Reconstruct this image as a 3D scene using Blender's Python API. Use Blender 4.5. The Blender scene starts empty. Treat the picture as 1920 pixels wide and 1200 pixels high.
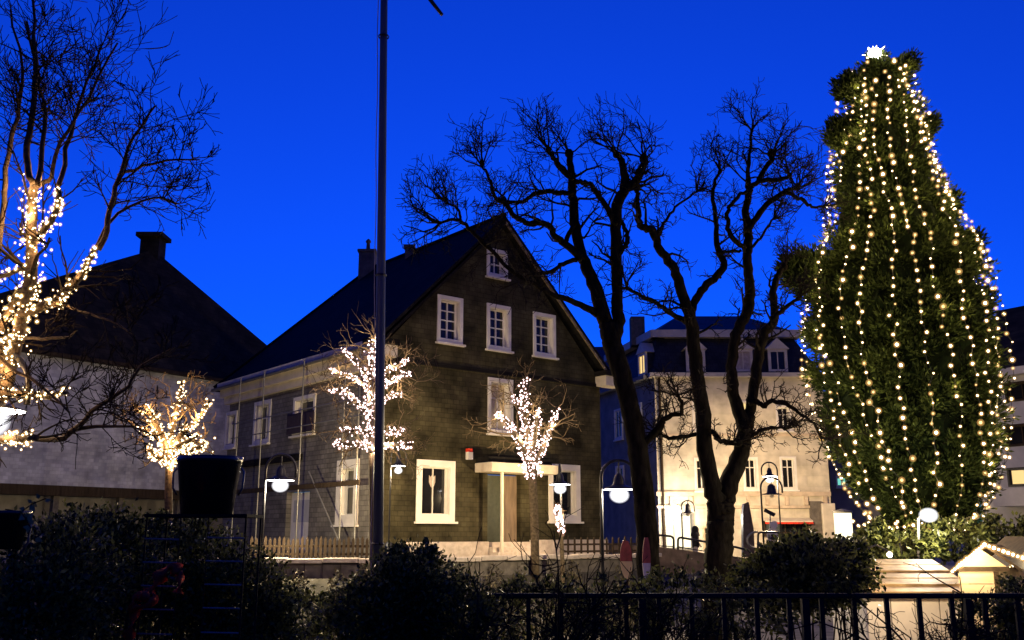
import bpy, math, random
import numpy as np
from mathutils import Vector

random.seed(7); RNG = np.random.default_rng(7)
SC = bpy.context.scene
COL = SC.collection

# ---------------------------------------------------------------- camera
EYE = Vector((0.0, 0.0, 1.7)); FPX = 1806.0
PITCH = math.atan(400.0 / FPX); CT, ST = math.cos(PITCH), math.sin(PITCH)
cam_data = bpy.data.cameras.new('camera'); cam = bpy.data.objects.new('camera', cam_data); COL.objects.link(cam)
cam.location = EYE; cam.rotation_euler = (math.pi / 2 + PITCH, 0, 0)
cam_data.sensor_width = 36.0; cam_data.lens = 36.0 * FPX / 1920.0
cam_data.clip_start = 0.1; cam_data.clip_end = 3000
SC.camera = cam
SC.render.engine = 'CYCLES'; SC.cycles.use_denoising = True
SC.cycles.sample_clamp_indirect = 3.0; SC.cycles.sample_clamp_direct = 0.0
SC.cycles.transparent_max_bounces = 32; SC.cycles.max_bounces = 5; SC.cycles.diffuse_bounces = 2; SC.cycles.glossy_bounces = 3
SC.view_settings.view_transform = 'Standard'; SC.view_settings.look = 'None'
SC.view_settings.exposure = 0.0; SC.view_settings.gamma = 1.0; SC.view_settings.use_curve_mapping = False

# ---------------------------------------------------------------- sky: deep blue dusk, sun just set behind the houses
world = bpy.data.worlds.new('World'); SC.world = world; world.use_nodes = True
wn = world.node_tree; wn.nodes.clear()
sky = wn.nodes.new('ShaderNodeTexSky'); sky.sky_type = 'NISHITA'; sky.sun_disc = False
sky.sun_elevation = math.radians(-2.0); sky.sun_rotation = math.radians(0.0)
sky.air_density = 1.0; sky.dust_density = 0.3; sky.ozone_density = 6.0
tint = wn.nodes.new('ShaderNodeMix'); tint.data_type = 'RGBA'; tint.blend_type = 'MULTIPLY'
tint.inputs[0].default_value = 1.0; tint.inputs[7].default_value = (0.05, 0.50, 1.0, 1)
bg = wn.nodes.new('ShaderNodeBackground'); bg.inputs[1].default_value = 3.1
wo = wn.nodes.new('ShaderNodeOutputWorld')
wn.links.new(sky.outputs[0], tint.inputs[6]); wn.links.new(tint.outputs[2], bg.inputs[0]); wn.links.new(bg.outputs[0], wo.inputs[0])

# ---------------------------------------------------------------- geometry helpers
def ray(px, py):
    u = (px - 960.0) / FPX; v = (600.0 - py) / FPX
    return Vector((u, CT - v * ST, ST + v * CT))
def at(px, py, Y):
    d = ray(px, py); return EYE + d * (Y / d.y)
def xat(px, Y, py=1000):
    return at(px, py, Y).x
def zat(py, Y):
    return at(960, py, Y).z

class Plane:                     # a vertical wall: origin O, horizontal axis r, outward normal n
    def __init__(s, O, r, n):
        s.O = Vector(O); s.r = Vector(r).normalized(); s.n = Vector(n).normalized()
    def uv(s, px, py):
        d = ray(px, py); t = s.n.dot(s.O - EYE) / s.n.dot(d); p = EYE + d * t
        return (p - s.O).dot(s.r), p.z
    def rect(s, x0, y0, x1, y1):
        xm, ym = (x0 + x1) / 2, (y0 + y1) / 2
        a0, a1 = sorted((s.uv(x0, ym)[0], s.uv(x1, ym)[0])); z1 = s.uv(xm, y0)[1]; z0 = s.uv(xm, y1)[1]
        return a0, a1, z0, z1
    def p(s, a, z, out=0.0):
        q = s.O + s.r * a + s.n * out; return Vector((q.x, q.y, z))

ORG = {}
def link(o, parent=None):
    COL.objects.link(o)
    if parent is not None: o.parent = parent
    return o
def thing(name, label, cat, loc=(0, 0, 0), group=None, kind=None):
    o = bpy.data.objects.new(name, None); link(o); o.location = loc; o.empty_display_size = 0.2
    ORG[o.name] = Vector(loc); o['label'] = label; o['category'] = cat
    if group: o['group'] = group
    if kind: o['kind'] = kind
    return o
def tag(o, label, cat, group=None, kind=None):
    o['label'] = label
    if cat: o['category'] = cat
    if group: o['group'] = group
    if kind: o['kind'] = kind
    return o
def org(parent):
    return ORG.get(parent.name, Vector((0, 0, 0))) if parent is not None else Vector((0, 0, 0))

class MB:
    def __init__(s): s.v = []; s.f = []
    def add(s, vs, fs):
        b = len(s.v); s.v.extend([tuple(x) for x in vs]); s.f.extend([tuple(i + b for i in f) for f in fs]); return s
    def obox(s, o, a, b, c):     # corner and three edge vectors
        o, a, b, c = Vector(o), Vector(a), Vector(b), Vector(c)
        vs = [o, o + a, o + a + b, o + b, o + c, o + a + c, o + a + b + c, o + b + c]
        fs = [(0, 3, 2, 1), (4, 5, 6, 7), (0, 1, 5, 4), (1, 2, 6, 5), (2, 3, 7, 6), (3, 0, 4, 7)]
        if a.cross(b).dot(c) < 0: fs = [tuple(reversed(f)) for f in fs]
        return s.add(vs, fs)
    def box(s, x0, x1, y0, y1, z0, z1):
        return s.obox((x0, y0, z0), (x1 - x0, 0, 0), (0, y1 - y0, 0), (0, 0, z1 - z0))
    def wbox(s, pl, a0, a1, z0, z1, o0, o1):   # a box on a wall plane, from o0 to o1 outwards
        return s.obox(pl.p(a0, z0, o0), pl.r * (a1 - a0), Vector((0, 0, z1 - z0)), pl.n * (o1 - o0))
    def tube(s, pts, rad, n=6, cap=True, rough=0.0):
        pts = [Vector(p) for p in pts]; m = len(pts)
        if not hasattr(rad, '__len__'): rad = [rad] * m
        base = len(s.v); prev = None
        for i, p in enumerate(pts):
            t = (pts[min(i + 1, m - 1)] - pts[max(i - 1, 0)])
            t = t.normalized() if t.length > 1e-9 else Vector((0, 0, 1))
            if prev is None:
                u = t.cross(Vector((0, 0, 1)) if abs(t.z) < .9 else Vector((1, 0, 0))).normalized()
            else:
                u = prev - t * prev.dot(t); u = u.normalized() if u.length > 1e-6 else t.orthogonal().normalized()
            prev = u; w = t.cross(u)
            for k in range(n):
                a = 2 * math.pi * k / n; s.v.append(tuple(p + (u * math.cos(a) + w * math.sin(a)) * rad[i] * (1 + random.uniform(-rough, rough) if rough else 1)))
        for i in range(m - 1):
            for k in range(n):
                a, b = base + i * n + k, base + i * n + (k + 1) % n
                s.f.append((a, b, b + n, a + n))
        if cap:
            s.f.append(tuple(base + k for k in reversed(range(n)))); s.f.append(tuple(base + (m - 1) * n + k for k in range(n)))
        return s
    def lathe(s, c, prof, n=20):  # prof: (radius, z) from bottom to top
        c = Vector(c); base = len(s.v)
        for r, z in prof:
            for k in range(n):
                a = 2 * math.pi * k / n; s.v.append((c.x + r * math.cos(a), c.y + r * math.sin(a), c.z + z))
        for i in range(len(prof) - 1):
            for k in range(n):
                a, b = base + i * n + k, base + i * n + (k + 1) % n
                s.f.append((a, b, b + n, a + n))
        return s
    def prism(s, poly, z0, z1):   # closed footprint, counter-clockwise
        n = len(poly); vs = [(p[0], p[1], z0) for p in poly] + [(p[0], p[1], z1) for p in poly]
        return s.add(vs, [tuple(reversed(range(n))), tuple(range(n, 2 * n))] + [(i, (i + 1) % n, (i + 1) % n + n, i + n) for i in range(n)])
    def ball(s, c, r, seg=6, rings=4, sz=1.0):
        prof = [(max(1e-4, r * math.sin(math.pi * i / rings)), -r * sz * math.cos(math.pi * i / rings)) for i in range(rings + 1)]
        return s.lathe(c, prof, seg)
    def build(s, name, mat, parent=None, smooth=False, bevel=0.0):
        o0 = org(parent); me = bpy.data.meshes.new(name)
        me.from_pydata([(x - o0.x, y - o0.y, z - o0.z) for x, y, z in s.v], [], s.f); me.update()
        if smooth: me.polygons.foreach_set('use_smooth', [True] * len(me.polygons))
        o = bpy.data.objects.new(name, me); link(o, parent); ORG[o.name] = o0
        if mat is not None: me.materials.append(mat)
        if bevel:
            b = o.modifiers.new('bevel', 'BEVEL'); b.width = bevel; b.segments = 2; b.limit_method = 'ANGLE'
        return o
def np_mesh(name, V, F, mat, parent=None):      # V (n,3), F (m,k) quick mesh from arrays
    o0 = org(parent); V = np.asarray(V, dtype=np.float64) - np.array(o0); F = np.asarray(F, dtype=np.int32)
    me = bpy.data.meshes.new(name); me.vertices.add(len(V)); me.vertices.foreach_set('co', V.astype(np.float32).ravel())
    m, k = F.shape; me.loops.add(m * k); me.loops.foreach_set('vertex_index', F.ravel())
    me.polygons.add(m); me.polygons.foreach_set('loop_start', np.arange(0, m * k, k, dtype=np.int32))
    me.update(calc_edges=True); me.validate()
    o = bpy.data.objects.new(name, me); link(o, parent); ORG[o.name] = o0
    me.materials.append(mat); return o
def lamp(name, loc, watts, color, radius=0.1, parent=None, kind='POINT', spot=None, aim=None):
    d = bpy.data.lights.new(name, kind); d.energy = watts; d.color = color; d.shadow_soft_size = radius
    o = bpy.data.objects.new(name, d); link(o, parent); o.location = Vector(loc) - org(parent)
    if kind == 'SPOT':
        d.spot_size = spot; d.spot_blend = 0.6
        o.rotation_euler = (Vector(aim) - Vector(loc)).to_track_quat('-Z', 'Y').to_euler()
    return o

# ---------------------------------------------------------------- materials
def mat(name, col, rough=0.8, var=0.25, scale=6.0, bump=0.0, metal=0.0, spec=0.4, island=0.0, col2=None, detail=5.0, stretch=None, trans=0.0):
    m = bpy.data.materials.new(name); m.use_nodes = True; nt = m.node_tree; b = nt.nodes['Principled BSDF']
    b.inputs['Roughness'].default_value = rough; b.inputs['Metallic'].default_value = metal; b.inputs['Specular IOR Level'].default_value = spec
    tc = nt.nodes.new('ShaderNodeTexCoord'); src = tc.outputs['Object']
    if stretch:
        mp = nt.nodes.new('ShaderNodeMapping'); mp.inputs['Scale'].default_value = stretch; nt.links.new(src, mp.inputs[0]); src = mp.outputs[0]
    nz = nt.nodes.new('ShaderNodeTexNoise'); nz.inputs['Scale'].default_value = scale; nz.inputs['Detail'].default_value = detail
    nt.links.new(src, nz.inputs['Vector'])
    rp = nt.nodes.new('ShaderNodeValToRGB'); e = rp.color_ramp.elements
    c2 = col2 or tuple(min(1, c * (1 + var)) for c in col); c1 = tuple(c * (1 - var) for c in col)
    e[0].position = 0.3; e[1].position = 0.7; e[0].color = (*c1, 1); e[1].color = (*c2, 1)
    out = rp.outputs[0]
    if island:
        ge = nt.nodes.new('ShaderNodeNewGeometry'); mx = nt.nodes.new('ShaderNodeMath'); mx.operation = 'MULTIPLY_ADD'
        mx.inputs[1].default_value = island; nt.links.new(ge.outputs['Random Per Island'], mx.inputs[0])
        sub = nt.nodes.new('ShaderNodeMath'); sub.operation = 'MULTIPLY'; sub.inputs[1].default_value = 1 - island
        nt.links.new(nz.outputs[0], sub.inputs[0]); nt.links.new(sub.outputs[0], mx.inputs[2]); nt.links.new(mx.outputs[0], rp.inputs[0])
    else:
        nt.links.new(nz.outputs[0], rp.inputs[0])
    nt.links.new(out, b.inputs['Base Color'])
    if bump:
        bp = nt.nodes.new('ShaderNodeBump'); bp.inputs['Strength'].default_value = bump; bp.inputs['Distance'].default_value = 0.03
        nt.links.new(nz.outputs[0], bp.inputs['Height']); nt.links.new(bp.outputs[0], b.inputs['Normal'])
    if trans:
        tl = nt.nodes.new('ShaderNodeBsdfTranslucent'); nt.links.new(out, tl.inputs[0]); ms = nt.nodes.new('ShaderNodeMixShader'); ms.inputs[0].default_value = trans
        om = nt.nodes['Material Output']; nt.links.new(b.outputs[0], ms.inputs[1]); nt.links.new(tl.outputs[0], ms.inputs[2]); nt.links.new(ms.outputs[0], om.inputs[0])
    return m
def slate_mat(name, col, var, w, h, pl=None, rough=0.55, mortar=0.4, bump=0.5, c2=0.65, spec=0.12):
    m = mat(name, col, rough=rough, var=var, scale=1.3, spec=spec); nt = m.node_tree; b = nt.nodes['Principled BSDF']
    tc = nt.nodes['Texture Coordinate']; cx = nt.nodes.new('ShaderNodeCombineXYZ')
    if pl is not None:
        dt = nt.nodes.new('ShaderNodeVectorMath'); dt.operation = 'DOT_PRODUCT'; dt.inputs[1].default_value = pl.r
        nt.links.new(tc.outputs['Object'], dt.inputs[0]); nt.links.new(dt.outputs['Value'], cx.inputs[0])
    sp = nt.nodes.new('ShaderNodeSeparateXYZ'); nt.links.new(tc.outputs['Object'], sp.inputs[0])
    if pl is None: nt.links.new(sp.outputs[0], cx.inputs[0])
    nt.links.new(sp.outputs[2], cx.inputs[1])
    br = nt.nodes.new('ShaderNodeTexBrick'); nt.links.new(cx.outputs[0], br.inputs['Vector'])
    br.inputs['Scale'].default_value = 1.0; br.inputs['Brick Width'].default_value = w; br.inputs['Row Height'].default_value = h
    br.inputs['Mortar Size'].default_value = 0.012; br.inputs['Mortar Smooth'].default_value = 0.3
    br.inputs['Color1'].default_value = (1, 1, 1, 1); br.inputs['Color2'].default_value = (c2, c2, c2 * 1.06, 1); br.inputs['Mortar'].default_value = (mortar, mortar, mortar, 1)
    mx = nt.nodes.new('ShaderNodeMix'); mx.data_type = 'RGBA'; mx.blend_type = 'MULTIPLY'; mx.inputs[0].default_value = 1
    ramp = nt.nodes['Color Ramp']; nt.links.new(ramp.outputs[0], mx.inputs[6]); nt.links.new(br.outputs['Color'], mx.inputs[7])
    nt.links.new(mx.outputs[2], b.inputs['Base Color'])
    bp = nt.nodes.new('ShaderNodeBump'); bp.inputs['Strength'].default_value = bump; bp.inputs['Distance'].default_value = 0.02
    nt.links.new(br.outputs['Color'], bp.inputs['Height']); nt.links.new(bp.outputs[0], b.inputs['Normal'])
    return m
def glow(name, col, strength, sample=False):
    m = bpy.data.materials.new(name); m.use_nodes = True; nt = m.node_tree; nt.nodes.clear()
    e = nt.nodes.new('ShaderNodeEmission'); e.inputs[0].default_value = (*col, 1); e.inputs[1].default_value = strength
    o = nt.nodes.new('ShaderNodeOutputMaterial'); nt.links.new(e.outputs[0], o.inputs[0])
    m.cycles.emission_sampling = 'FRONT' if sample else 'NONE'
    return m

WARM = (1.0, 0.72, 0.38); PALE = (1.0, 0.88, 0.72); COOL = (0.92, 0.95, 1.0)
M = {}
M['bark'] = mat('bark', (0.016, 0.013, 0.008), 0.95, 0.6, 12, 1.0, spec=.03, stretch=(1, 1, .35))
M['bark_pale'] = mat('bark_pale', (0.075, 0.054, 0.033), 0.85, 0.45, 14, 0.6, spec=.1)
M['twig'] = mat('twig', (0.022, 0.017, 0.012), 0.85, 0.3, 20, spec=.04)
M['twig_pale'] = mat('twig_pale', (0.12, 0.085, 0.045), 0.8, 0.3, 20, spec=.1)
M['white_paint'] = mat('white_paint', (0.72, 0.66, 0.58), 0.5, 0.08, 3, 0.05)
M['cream_paint'] = mat('cream_paint', (0.62, 0.53, 0.40), 0.55, 0.12, 3, 0.08)
M['dark_glass'] = mat('dark_glass', (0.012, 0.012, 0.014), 0.06, 0.3, 1.5, spec=0.6)
M['green_wood'] = mat('green_wood', (0.05, 0.055, 0.035), 0.5, 0.2, 8)
M['metal_dark'] = mat('metal_dark', (0.025, 0.025, 0.03), 0.4, 0.2, 12, metal=0.4)
M['metal_grey'] = mat('metal_grey', (0.20, 0.19, 0.17), 0.45, 0.2, 12, metal=0.6)
M['pole_grey'] = mat('pole_grey', (0.075, 0.085, 0.10), 0.42, 0.35, 2.5, 0.1, metal=0.2, stretch=(1, 1, .2))
M['wood'] = mat('wood', (0.042, 0.028, 0.017), 0.75, 0.35, 10, 0.3, spec=.1, stretch=(1, 1, .15))
M['wood_pale'] = mat('wood_pale', (0.52, 0.40, 0.24), 0.7, 0.25, 9, 0.2, stretch=(.15, 1, 1))
M['stone'] = mat('stone', (0.12, 0.10, 0.08), 0.85, 0.35, 5, 0.5)
M['stone_pale'] = mat('stone_pale', (0.46, 0.38, 0.31), 0.8, 0.2, 6, 0.2)
M['paving'] = mat('paving', (0.10, 0.088, 0.075), 0.8, 0.5, 2.2, 0.4)
M['soil'] = mat('soil', (0.05, 0.042, 0.03), 0.95, 0.5, 3.5, 0.8)
M['hedge'] = mat('hedge', (0.014, 0.024, 0.007), 0.35, 0.5, 2, island=0.7, col2=(0.19, 0.20, 0.05), spec=0.25, trans=.4)
M['needle'] = mat('needle', (0.014, 0.027, 0.006), 0.7, 0.5, 1.2, island=0.6, col2=(0.055, 0.078, 0.02), spec=.06, trans=.3)
M['ivy'] = mat('ivy', (0.16, 0.18, 0.05), 0.45, 0.3, 8, island=0.7, col2=(0.42, 0.36, 0.12))
M['black_paint'] = mat('black_paint', (.008, .008, .008), .8, .2, 6, spec=.1)
M['tub'] = mat('tub', (0.012, 0.012, 0.013), 0.22, 0.2, 6, spec=0.6)
M['red_cloth'] = mat('red_cloth', (0.60, 0.03, 0.006), 0.7, 0.4, 14, 0.3)
M['render'] = mat('render', (0.58, 0.49, 0.35), 0.85, 0.16, 1.1, 0.1)
M['render_trim'] = mat('render_trim', (0.52, 0.40, 0.28), 0.8, 0.2, 3, 0.2)
M['plaster_grey'] = mat('plaster_grey', (0.42, 0.40, 0.40), 0.85, 0.12, 2, 0.1)
M['bulb_warm'] = glow('bulb_warm', (1.0, 0.80, 0.48), 15.0)
M['bulb_pink'] = glow('bulb_pink', (1.0, 0.78, 0.82), 12.0)
M['lamp_white'] = glow('lamp_white', (1.0, 0.97, 0.92), 30.0)
M['lit_window'] = glow('lit_window', (1.0, 0.70, 0.28), 1.1, True)
M['lit_white'] = glow('lit_white', (1.0, 0.88, 0.58), 1.9, True)
def halo_mat(name, col, strength, clear):  # faint see-through emission, paints glow halos round bulbs and lamps
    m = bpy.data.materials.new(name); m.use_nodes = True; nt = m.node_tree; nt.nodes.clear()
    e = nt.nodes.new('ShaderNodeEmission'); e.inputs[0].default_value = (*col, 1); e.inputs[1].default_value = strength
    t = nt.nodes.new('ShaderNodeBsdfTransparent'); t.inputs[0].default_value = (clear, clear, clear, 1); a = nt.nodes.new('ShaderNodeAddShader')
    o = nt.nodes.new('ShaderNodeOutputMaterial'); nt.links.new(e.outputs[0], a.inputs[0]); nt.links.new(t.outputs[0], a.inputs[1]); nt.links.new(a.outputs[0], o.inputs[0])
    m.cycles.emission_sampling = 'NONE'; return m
M['halo_warm'] = halo_mat('halo_warm', (1.0, 0.55, 0.16), 0.16, .95)
M['halo_pink'] = halo_mat('halo_pink', (1.0, 0.50, 0.34), 0.11, .97)
M['halo_lamp'] = halo_mat('halo_lamp', (0.96, 0.96, 1.0), 0.2, .98)
M['cable'] = mat('cable', (0.02, 0.022, 0.015), 0.6, 0.1, 5)

# ================================================================ SETTING
# lower square, rising to the street at the far side
def ground_z(x, y):
    t = min(1, max(0, (y - 33) / 9.0)); t = t * t * (3 - 2 * t)
    return -1.1 + 1.4 * t
g = MB(); xs = [-1500, -300, -80] + list(np.linspace(-45, 45, 31)) + [80, 300, 1500]
ys = [-600, -60, -10] + list(np.linspace(0, 70, 36)) + [120, 400, 2000]
for y in ys:
    for x in xs: g.v.append((x, y, ground_z(x, y) + (0.02 * math.sin(x * 1.7) * math.sin(y * 1.3) if abs(x) < 46 and 0 < y < 71 else 0)))
for j in range(len(ys) - 1):
    for i in range(len(xs) - 1):
        a = j * len(xs) + i; g.f.append((a, a + 1, a + 1 + len(xs), a + len(xs)))
tag(g.build('ground', M['paving'], smooth=True), 'dark paved ground of the square', None, kind='structure')
# raised viewing terrace the camera stands on
g = MB().box(-24, 24, -8, 10.4, -1.3, 0.0)
tag(g.build('viewing_terrace', M['soil']), 'dark planted terrace below the railing', None, kind='structure')

# ================================================================ SLATE HOUSE
dG = Vector((0.776, 0.6305, 0)).normalized(); nG = Vector((0.6305, -0.776, 0)).normalized()
dE = Vector((-0.6306, 0.776, 0)).normalized(); nE = Vector((-0.776, -0.6306, 0)).normalized()
K = Vector((-4.5, 32.0, 0)); GW = 10.36; LL = 12.2
GP = Plane(K, dG, nG); LP = Plane(K, dE, nE)
Z0 = 0.9; ZE = 7.75; ZR = 13.3
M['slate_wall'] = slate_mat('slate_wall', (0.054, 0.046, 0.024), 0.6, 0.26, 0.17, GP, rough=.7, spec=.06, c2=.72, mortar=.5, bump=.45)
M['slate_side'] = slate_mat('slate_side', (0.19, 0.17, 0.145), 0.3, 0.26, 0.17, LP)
M['slate_roof'] = slate_mat('slate_roof', (0.016, 0.014, 0.012), 0.4, 0.3, 0.22, LP, rough=.8, spec=.08)
house = thing('slate_house', 'dark slate clad gable house with white windows behind the flagpole', 'house', K + Vector((0, 0, Z0)))

def wall_with_holes(pl, outer, holes, name, material, parent, depth=0.3, jamb=None):
    """outer: (a,z) polygon, holes: (a0,a1,z0,z1); the sheet stands on the plane, jambs run inwards."""
    m = MB(); A_ = sorted({a for a, z in outer} | {x for h in holes for x in h[:2]}); Z_ = sorted({z for a, z in outer} | {x for h in holes for x in h[2:]})
    def clip(poly):
        n = len(outer)
        for i in range(n):
            (x0, y0), (x1, y1) = outer[i], outer[(i + 1) % n]; out = []
            for k in range(len(poly)):
                p, q = poly[k], poly[(k + 1) % len(poly)]
                sp = (x1 - x0) * (p[1] - y0) - (y1 - y0) * (p[0] - x0); sq = (x1 - x0) * (q[1] - y0) - (y1 - y0) * (q[0] - x0)
                if sp >= -1e-9: out.append(p)
                if (sp > 1e-9 and sq < -1e-9) or (sp < -1e-9 and sq > 1e-9):
                    t = sp / (sp - sq); out.append((p[0] + (q[0] - p[0]) * t, p[1] + (q[1] - p[1]) * t))
            poly = out
            if len(poly) < 3: return []
        return poly
    for a0, a1 in zip(A_, A_[1:]):
        for z0, z1 in zip(Z_, Z_[1:]):
            ca, cz_ = (a0 + a1) / 2, (z0 + z1) / 2
            if any(h[0] < ca < h[1] and h[2] < cz_ < h[3] for h in holes): continue
            c = clip([(a0, z0), (a1, z0), (a1, z1), (a0, z1)])
            if c:
                vs_ = [pl.p(*q) for q in c]; nn = (vs_[1] - vs_[0]).cross(vs_[2] - vs_[0])
                m.add(vs_ if nn.dot(pl.n) > 0 else vs_[::-1], [tuple(range(len(c)))])
    for a0, a1, z0, z1 in holes:
        c = [(a0, z0), (a1, z0), (a1, z1), (a0, z1)]
        for i in range(4):
            (p, q), (r, s) = c[i], c[(i + 1) % 4]
            m.add([pl.p(p, q, 0), pl.p(r, s, 0), pl.p(r, s, -depth), pl.p(p, q, -depth)], [(0, 1, 2, 3)])
    return m.build(name, material, parent)

def window(pl, parent, rc, cols=1, rows=1, trim=0.14, recess=0.22, mm=None, glass=None, sill=True, name='window', bar=0.05, mid=None, white=None, proud=0.05):
    """trim round the hole, white jamb lining, sash recessed inside, each pane its own sub-part. rc is the outside of the trim."""
    mm = mm or M['white_paint']; glass = glass or M['dark_glass']
    a0, a1, z0, z1 = rc; h0, h1, v0, v1 = a0 + trim, a1 - trim, z0 + trim, z1 - trim
    f = MB()
    f.wbox(pl, a0, h0, z0, z1, 0.003, proud); f.wbox(pl, h1, a1, z0, z1, 0.003, proud)
    f.wbox(pl, h0, h1, v1, z1, 0.003, proud); f.wbox(pl, h0, h1, z0, v0, 0.003, proud)
    t = 0.03                                                  # jamb lining
    f.wbox(pl, h0 + .001, h0 + t, v0 + .001, v1 - .001, -recess, 0.002); f.wbox(pl, h1 - t, h1 - .001, v0 + .001, v1 - .001, -recess, 0.002)
    f.wbox(pl, h0 + t, h1 - t, v1 - t, v1 - .001, -recess, 0.002); f.wbox(pl, h0 + t, h1 - t, v0 + .001, v0 + t, -recess, 0.002)
    o = f.build(name, mm, parent)
    b = MB(); i0, i1, j0, j1 = h0 + t, h1 - t, v0 + t, v1 - t
    xs_ = [i0 + (i1 - i0) * k / cols for k in range(cols + 1)]; zs_ = [j0 + (j1 - j0) * k / rows for k in range(rows + 1)]
    if mid: zs_ = [j0 + (j1 - j0) * k for k in mid]
    for k, x in enumerate(xs_):
        w = bar if 0 < k < cols else bar * 1.2
        l, r = (x - w / 2, x + w / 2) if 0 < k < cols else ((x, x + w) if k == 0 else (x - w, x))
        b.wbox(pl, l, r, j0, j1, -recess + .012, -recess + .06)
    for k, z in enumerate(zs_):
        w = bar * .8; lo, hi = (z - w / 2, z + w / 2)
        if k == 0: lo, hi = z, z + w
        if k == len(zs_) - 1: lo, hi = z - w, z
        b.wbox(pl, i0 + .002, i1 - .002, lo, hi, -recess + .014, -recess + .055)
    b.build('sash', mm, o)
    for k in range(cols):
        for q in range(len(zs_) - 1):
            MB().wbox(pl, xs_[k] + .001, xs_[k + 1] - .001, zs_[q] + .001, zs_[q + 1] - .001, -recess, -recess + .012).build('pane', glass, o)
    if sill: MB().wbox(pl, a0 - .06, a1 + .06, z0 - .07, z0 - .001, 0.003, 0.16).build('sill', mm, o)
    return o
def hole(rc, trim=0.14): return (rc[0] + trim, rc[1] - trim, rc[2] + trim, rc[3] - trim)

gw = {'attic': GP.rect(912, 468, 951, 521)}
gw['u1'] = GP.rect(819, 556, 867, 644); gw['u2'] = GP.rect(912, 572, 957, 657); gw['u3'] = GP.rect(999, 588, 1041, 669)
gw['f1'] = GP.rect(914, 710, 961, 814)
gw['g1'] = GP.rect(780, 863, 852, 978); gw['g2'] = GP.rect(1028, 871, 1087, 978)
door_rc = GP.rect(914, 890, 976, 1030)
holes = [hole(gw[k]) for k in ('attic', 'u1', 'u2', 'u3', 'f1')] + [hole(gw['g1'], .22), hole(gw['g2'], .22), (door_rc[0], door_rc[1], Z0 + .25, door_rc[3])]
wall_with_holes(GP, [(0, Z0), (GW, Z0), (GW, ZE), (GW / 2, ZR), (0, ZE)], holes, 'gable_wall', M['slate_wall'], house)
tag(window(GP, house, gw['attic'], 2, 2), 'small attic window high in the gable', None)
for k in ('u1', 'u2', 'u3'): window(GP, house, gw[k], 2, 4)
M['blind'] = mat('blind', (0.62, 0.50, 0.32), 0.8, 0.15, 5)
w1 = window(GP, house, gw['f1'], 2, 1, mid=[0, .68, 1], glass=M['blind']); w1['label'] = 'window with pale blinds drawn'
wg = window(GP, house, gw['g1'], 2, 1, trim=.22, bar=.03); wg['label'] = 'wide white ground floor window with a crest on the glass'
window(GP, house, gw['g2'], 2, 1, trim=.22, bar=.03)
# crest on the glass
a0, a1, z0, z1 = gw['g1']; ac = (a0 + a1) / 2 - .02; zc = z0 + (z1 - z0) * .66; cr = MB()
pts = [(-.13, .2), (-.06, .14), (0, .24), (.06, .14), (.13, .2), (.13, -.04), (.07, -.17), (0, -.24), (-.07, -.17), (-.13, -.04)]
cr.add([GP.p(ac + x, zc + z, -.185) for x, z in pts] + [GP.p(ac + x, zc + z, -.195) for x, z in pts], [tuple(range(10))] + [(i, (i + 1) % 10, (i + 1) % 10 + 10, i + 10) for i in range(10)])
cr.build('crest', M['stone_pale'], wg)
# entrance: canopy, column, door leaves, steps
cz = GP.rect(890, 872, 1015, 889)
ca = MB().wbox(GP, cz[0], cz[1], cz[2], cz[3], .003, 1.0); cano = ca.build('canopy', M['cream_paint'], house, bevel=.02)
MB().wbox(GP, cz[0] + .08, cz[1] - .08, cz[3] + .002, cz[3] + .22, .003, .7).build('canopy_roof', M['slate_roof'], cano)
MB().tube([GP.p(door_rc[0] - .02, Z0, .85), GP.p(door_rc[0] - .02, cz[2], .85)], .06, 8).build('column', M['cream_paint'], house)
MB().wbox(GP, door_rc[0] + .02, door_rc[0] + .62, Z0 + .3, door_rc[3] - .02, -.29, -.24).build('door', M['green_wood'], house)
d2 = MB().wbox(GP, door_rc[1] - .62, door_rc[1] - .02, Z0 + .3, door_rc[3] - .02, -.29, -.2)
d2.build('door', mat('door_wood', (.16, .11, .07), .6, .3, 8, .2, stretch=(1, 1, .2)), house)
MB().wbox(GP, door_rc[0] + .62, door_rc[1] - .62, Z0 + .3, door_rc[3] - .02, -.295, -.25).build('door', M['green_wood'], house)
for k in range(3):
    MB().wbox(GP, door_rc[0] - .3, door_rc[1] + .4, Z0 - .02, Z0 + .5 - k * .17, .1 + k * .3, .4 + k * .3 - .003).build('step', M['stone_pale'], house)
pa0 = GP.uv(741, 1030)[0]
MB().wbox(GP, pa0, door_rc[0] - .32, Z0, zat(1016, 33.5), .003, .5).build('plinth', M['stone_pale'], house)
MB().wbox(GP, door_rc[1] + .42, GW, Z0, zat(1012, 37), .003, .3).build('plinth', M['stone_pale'], house)
al = GP.rect(873, 848, 882, 862); ao = MB().wbox(GP, *al, .003, .16).build('alarm_box', M['white_paint'], house)
MB().wbox(GP, al[0], al[1], al[3] + .002, al[3] + .12, .003, .14).build('alarm_light', M['red_cloth'], ao)
# string course below the gable
MB().wbox(GP, 0, GW, ZE - .32, ZE - .18, .003, .07).build('string_course', M['slate_roof'], house)

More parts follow.
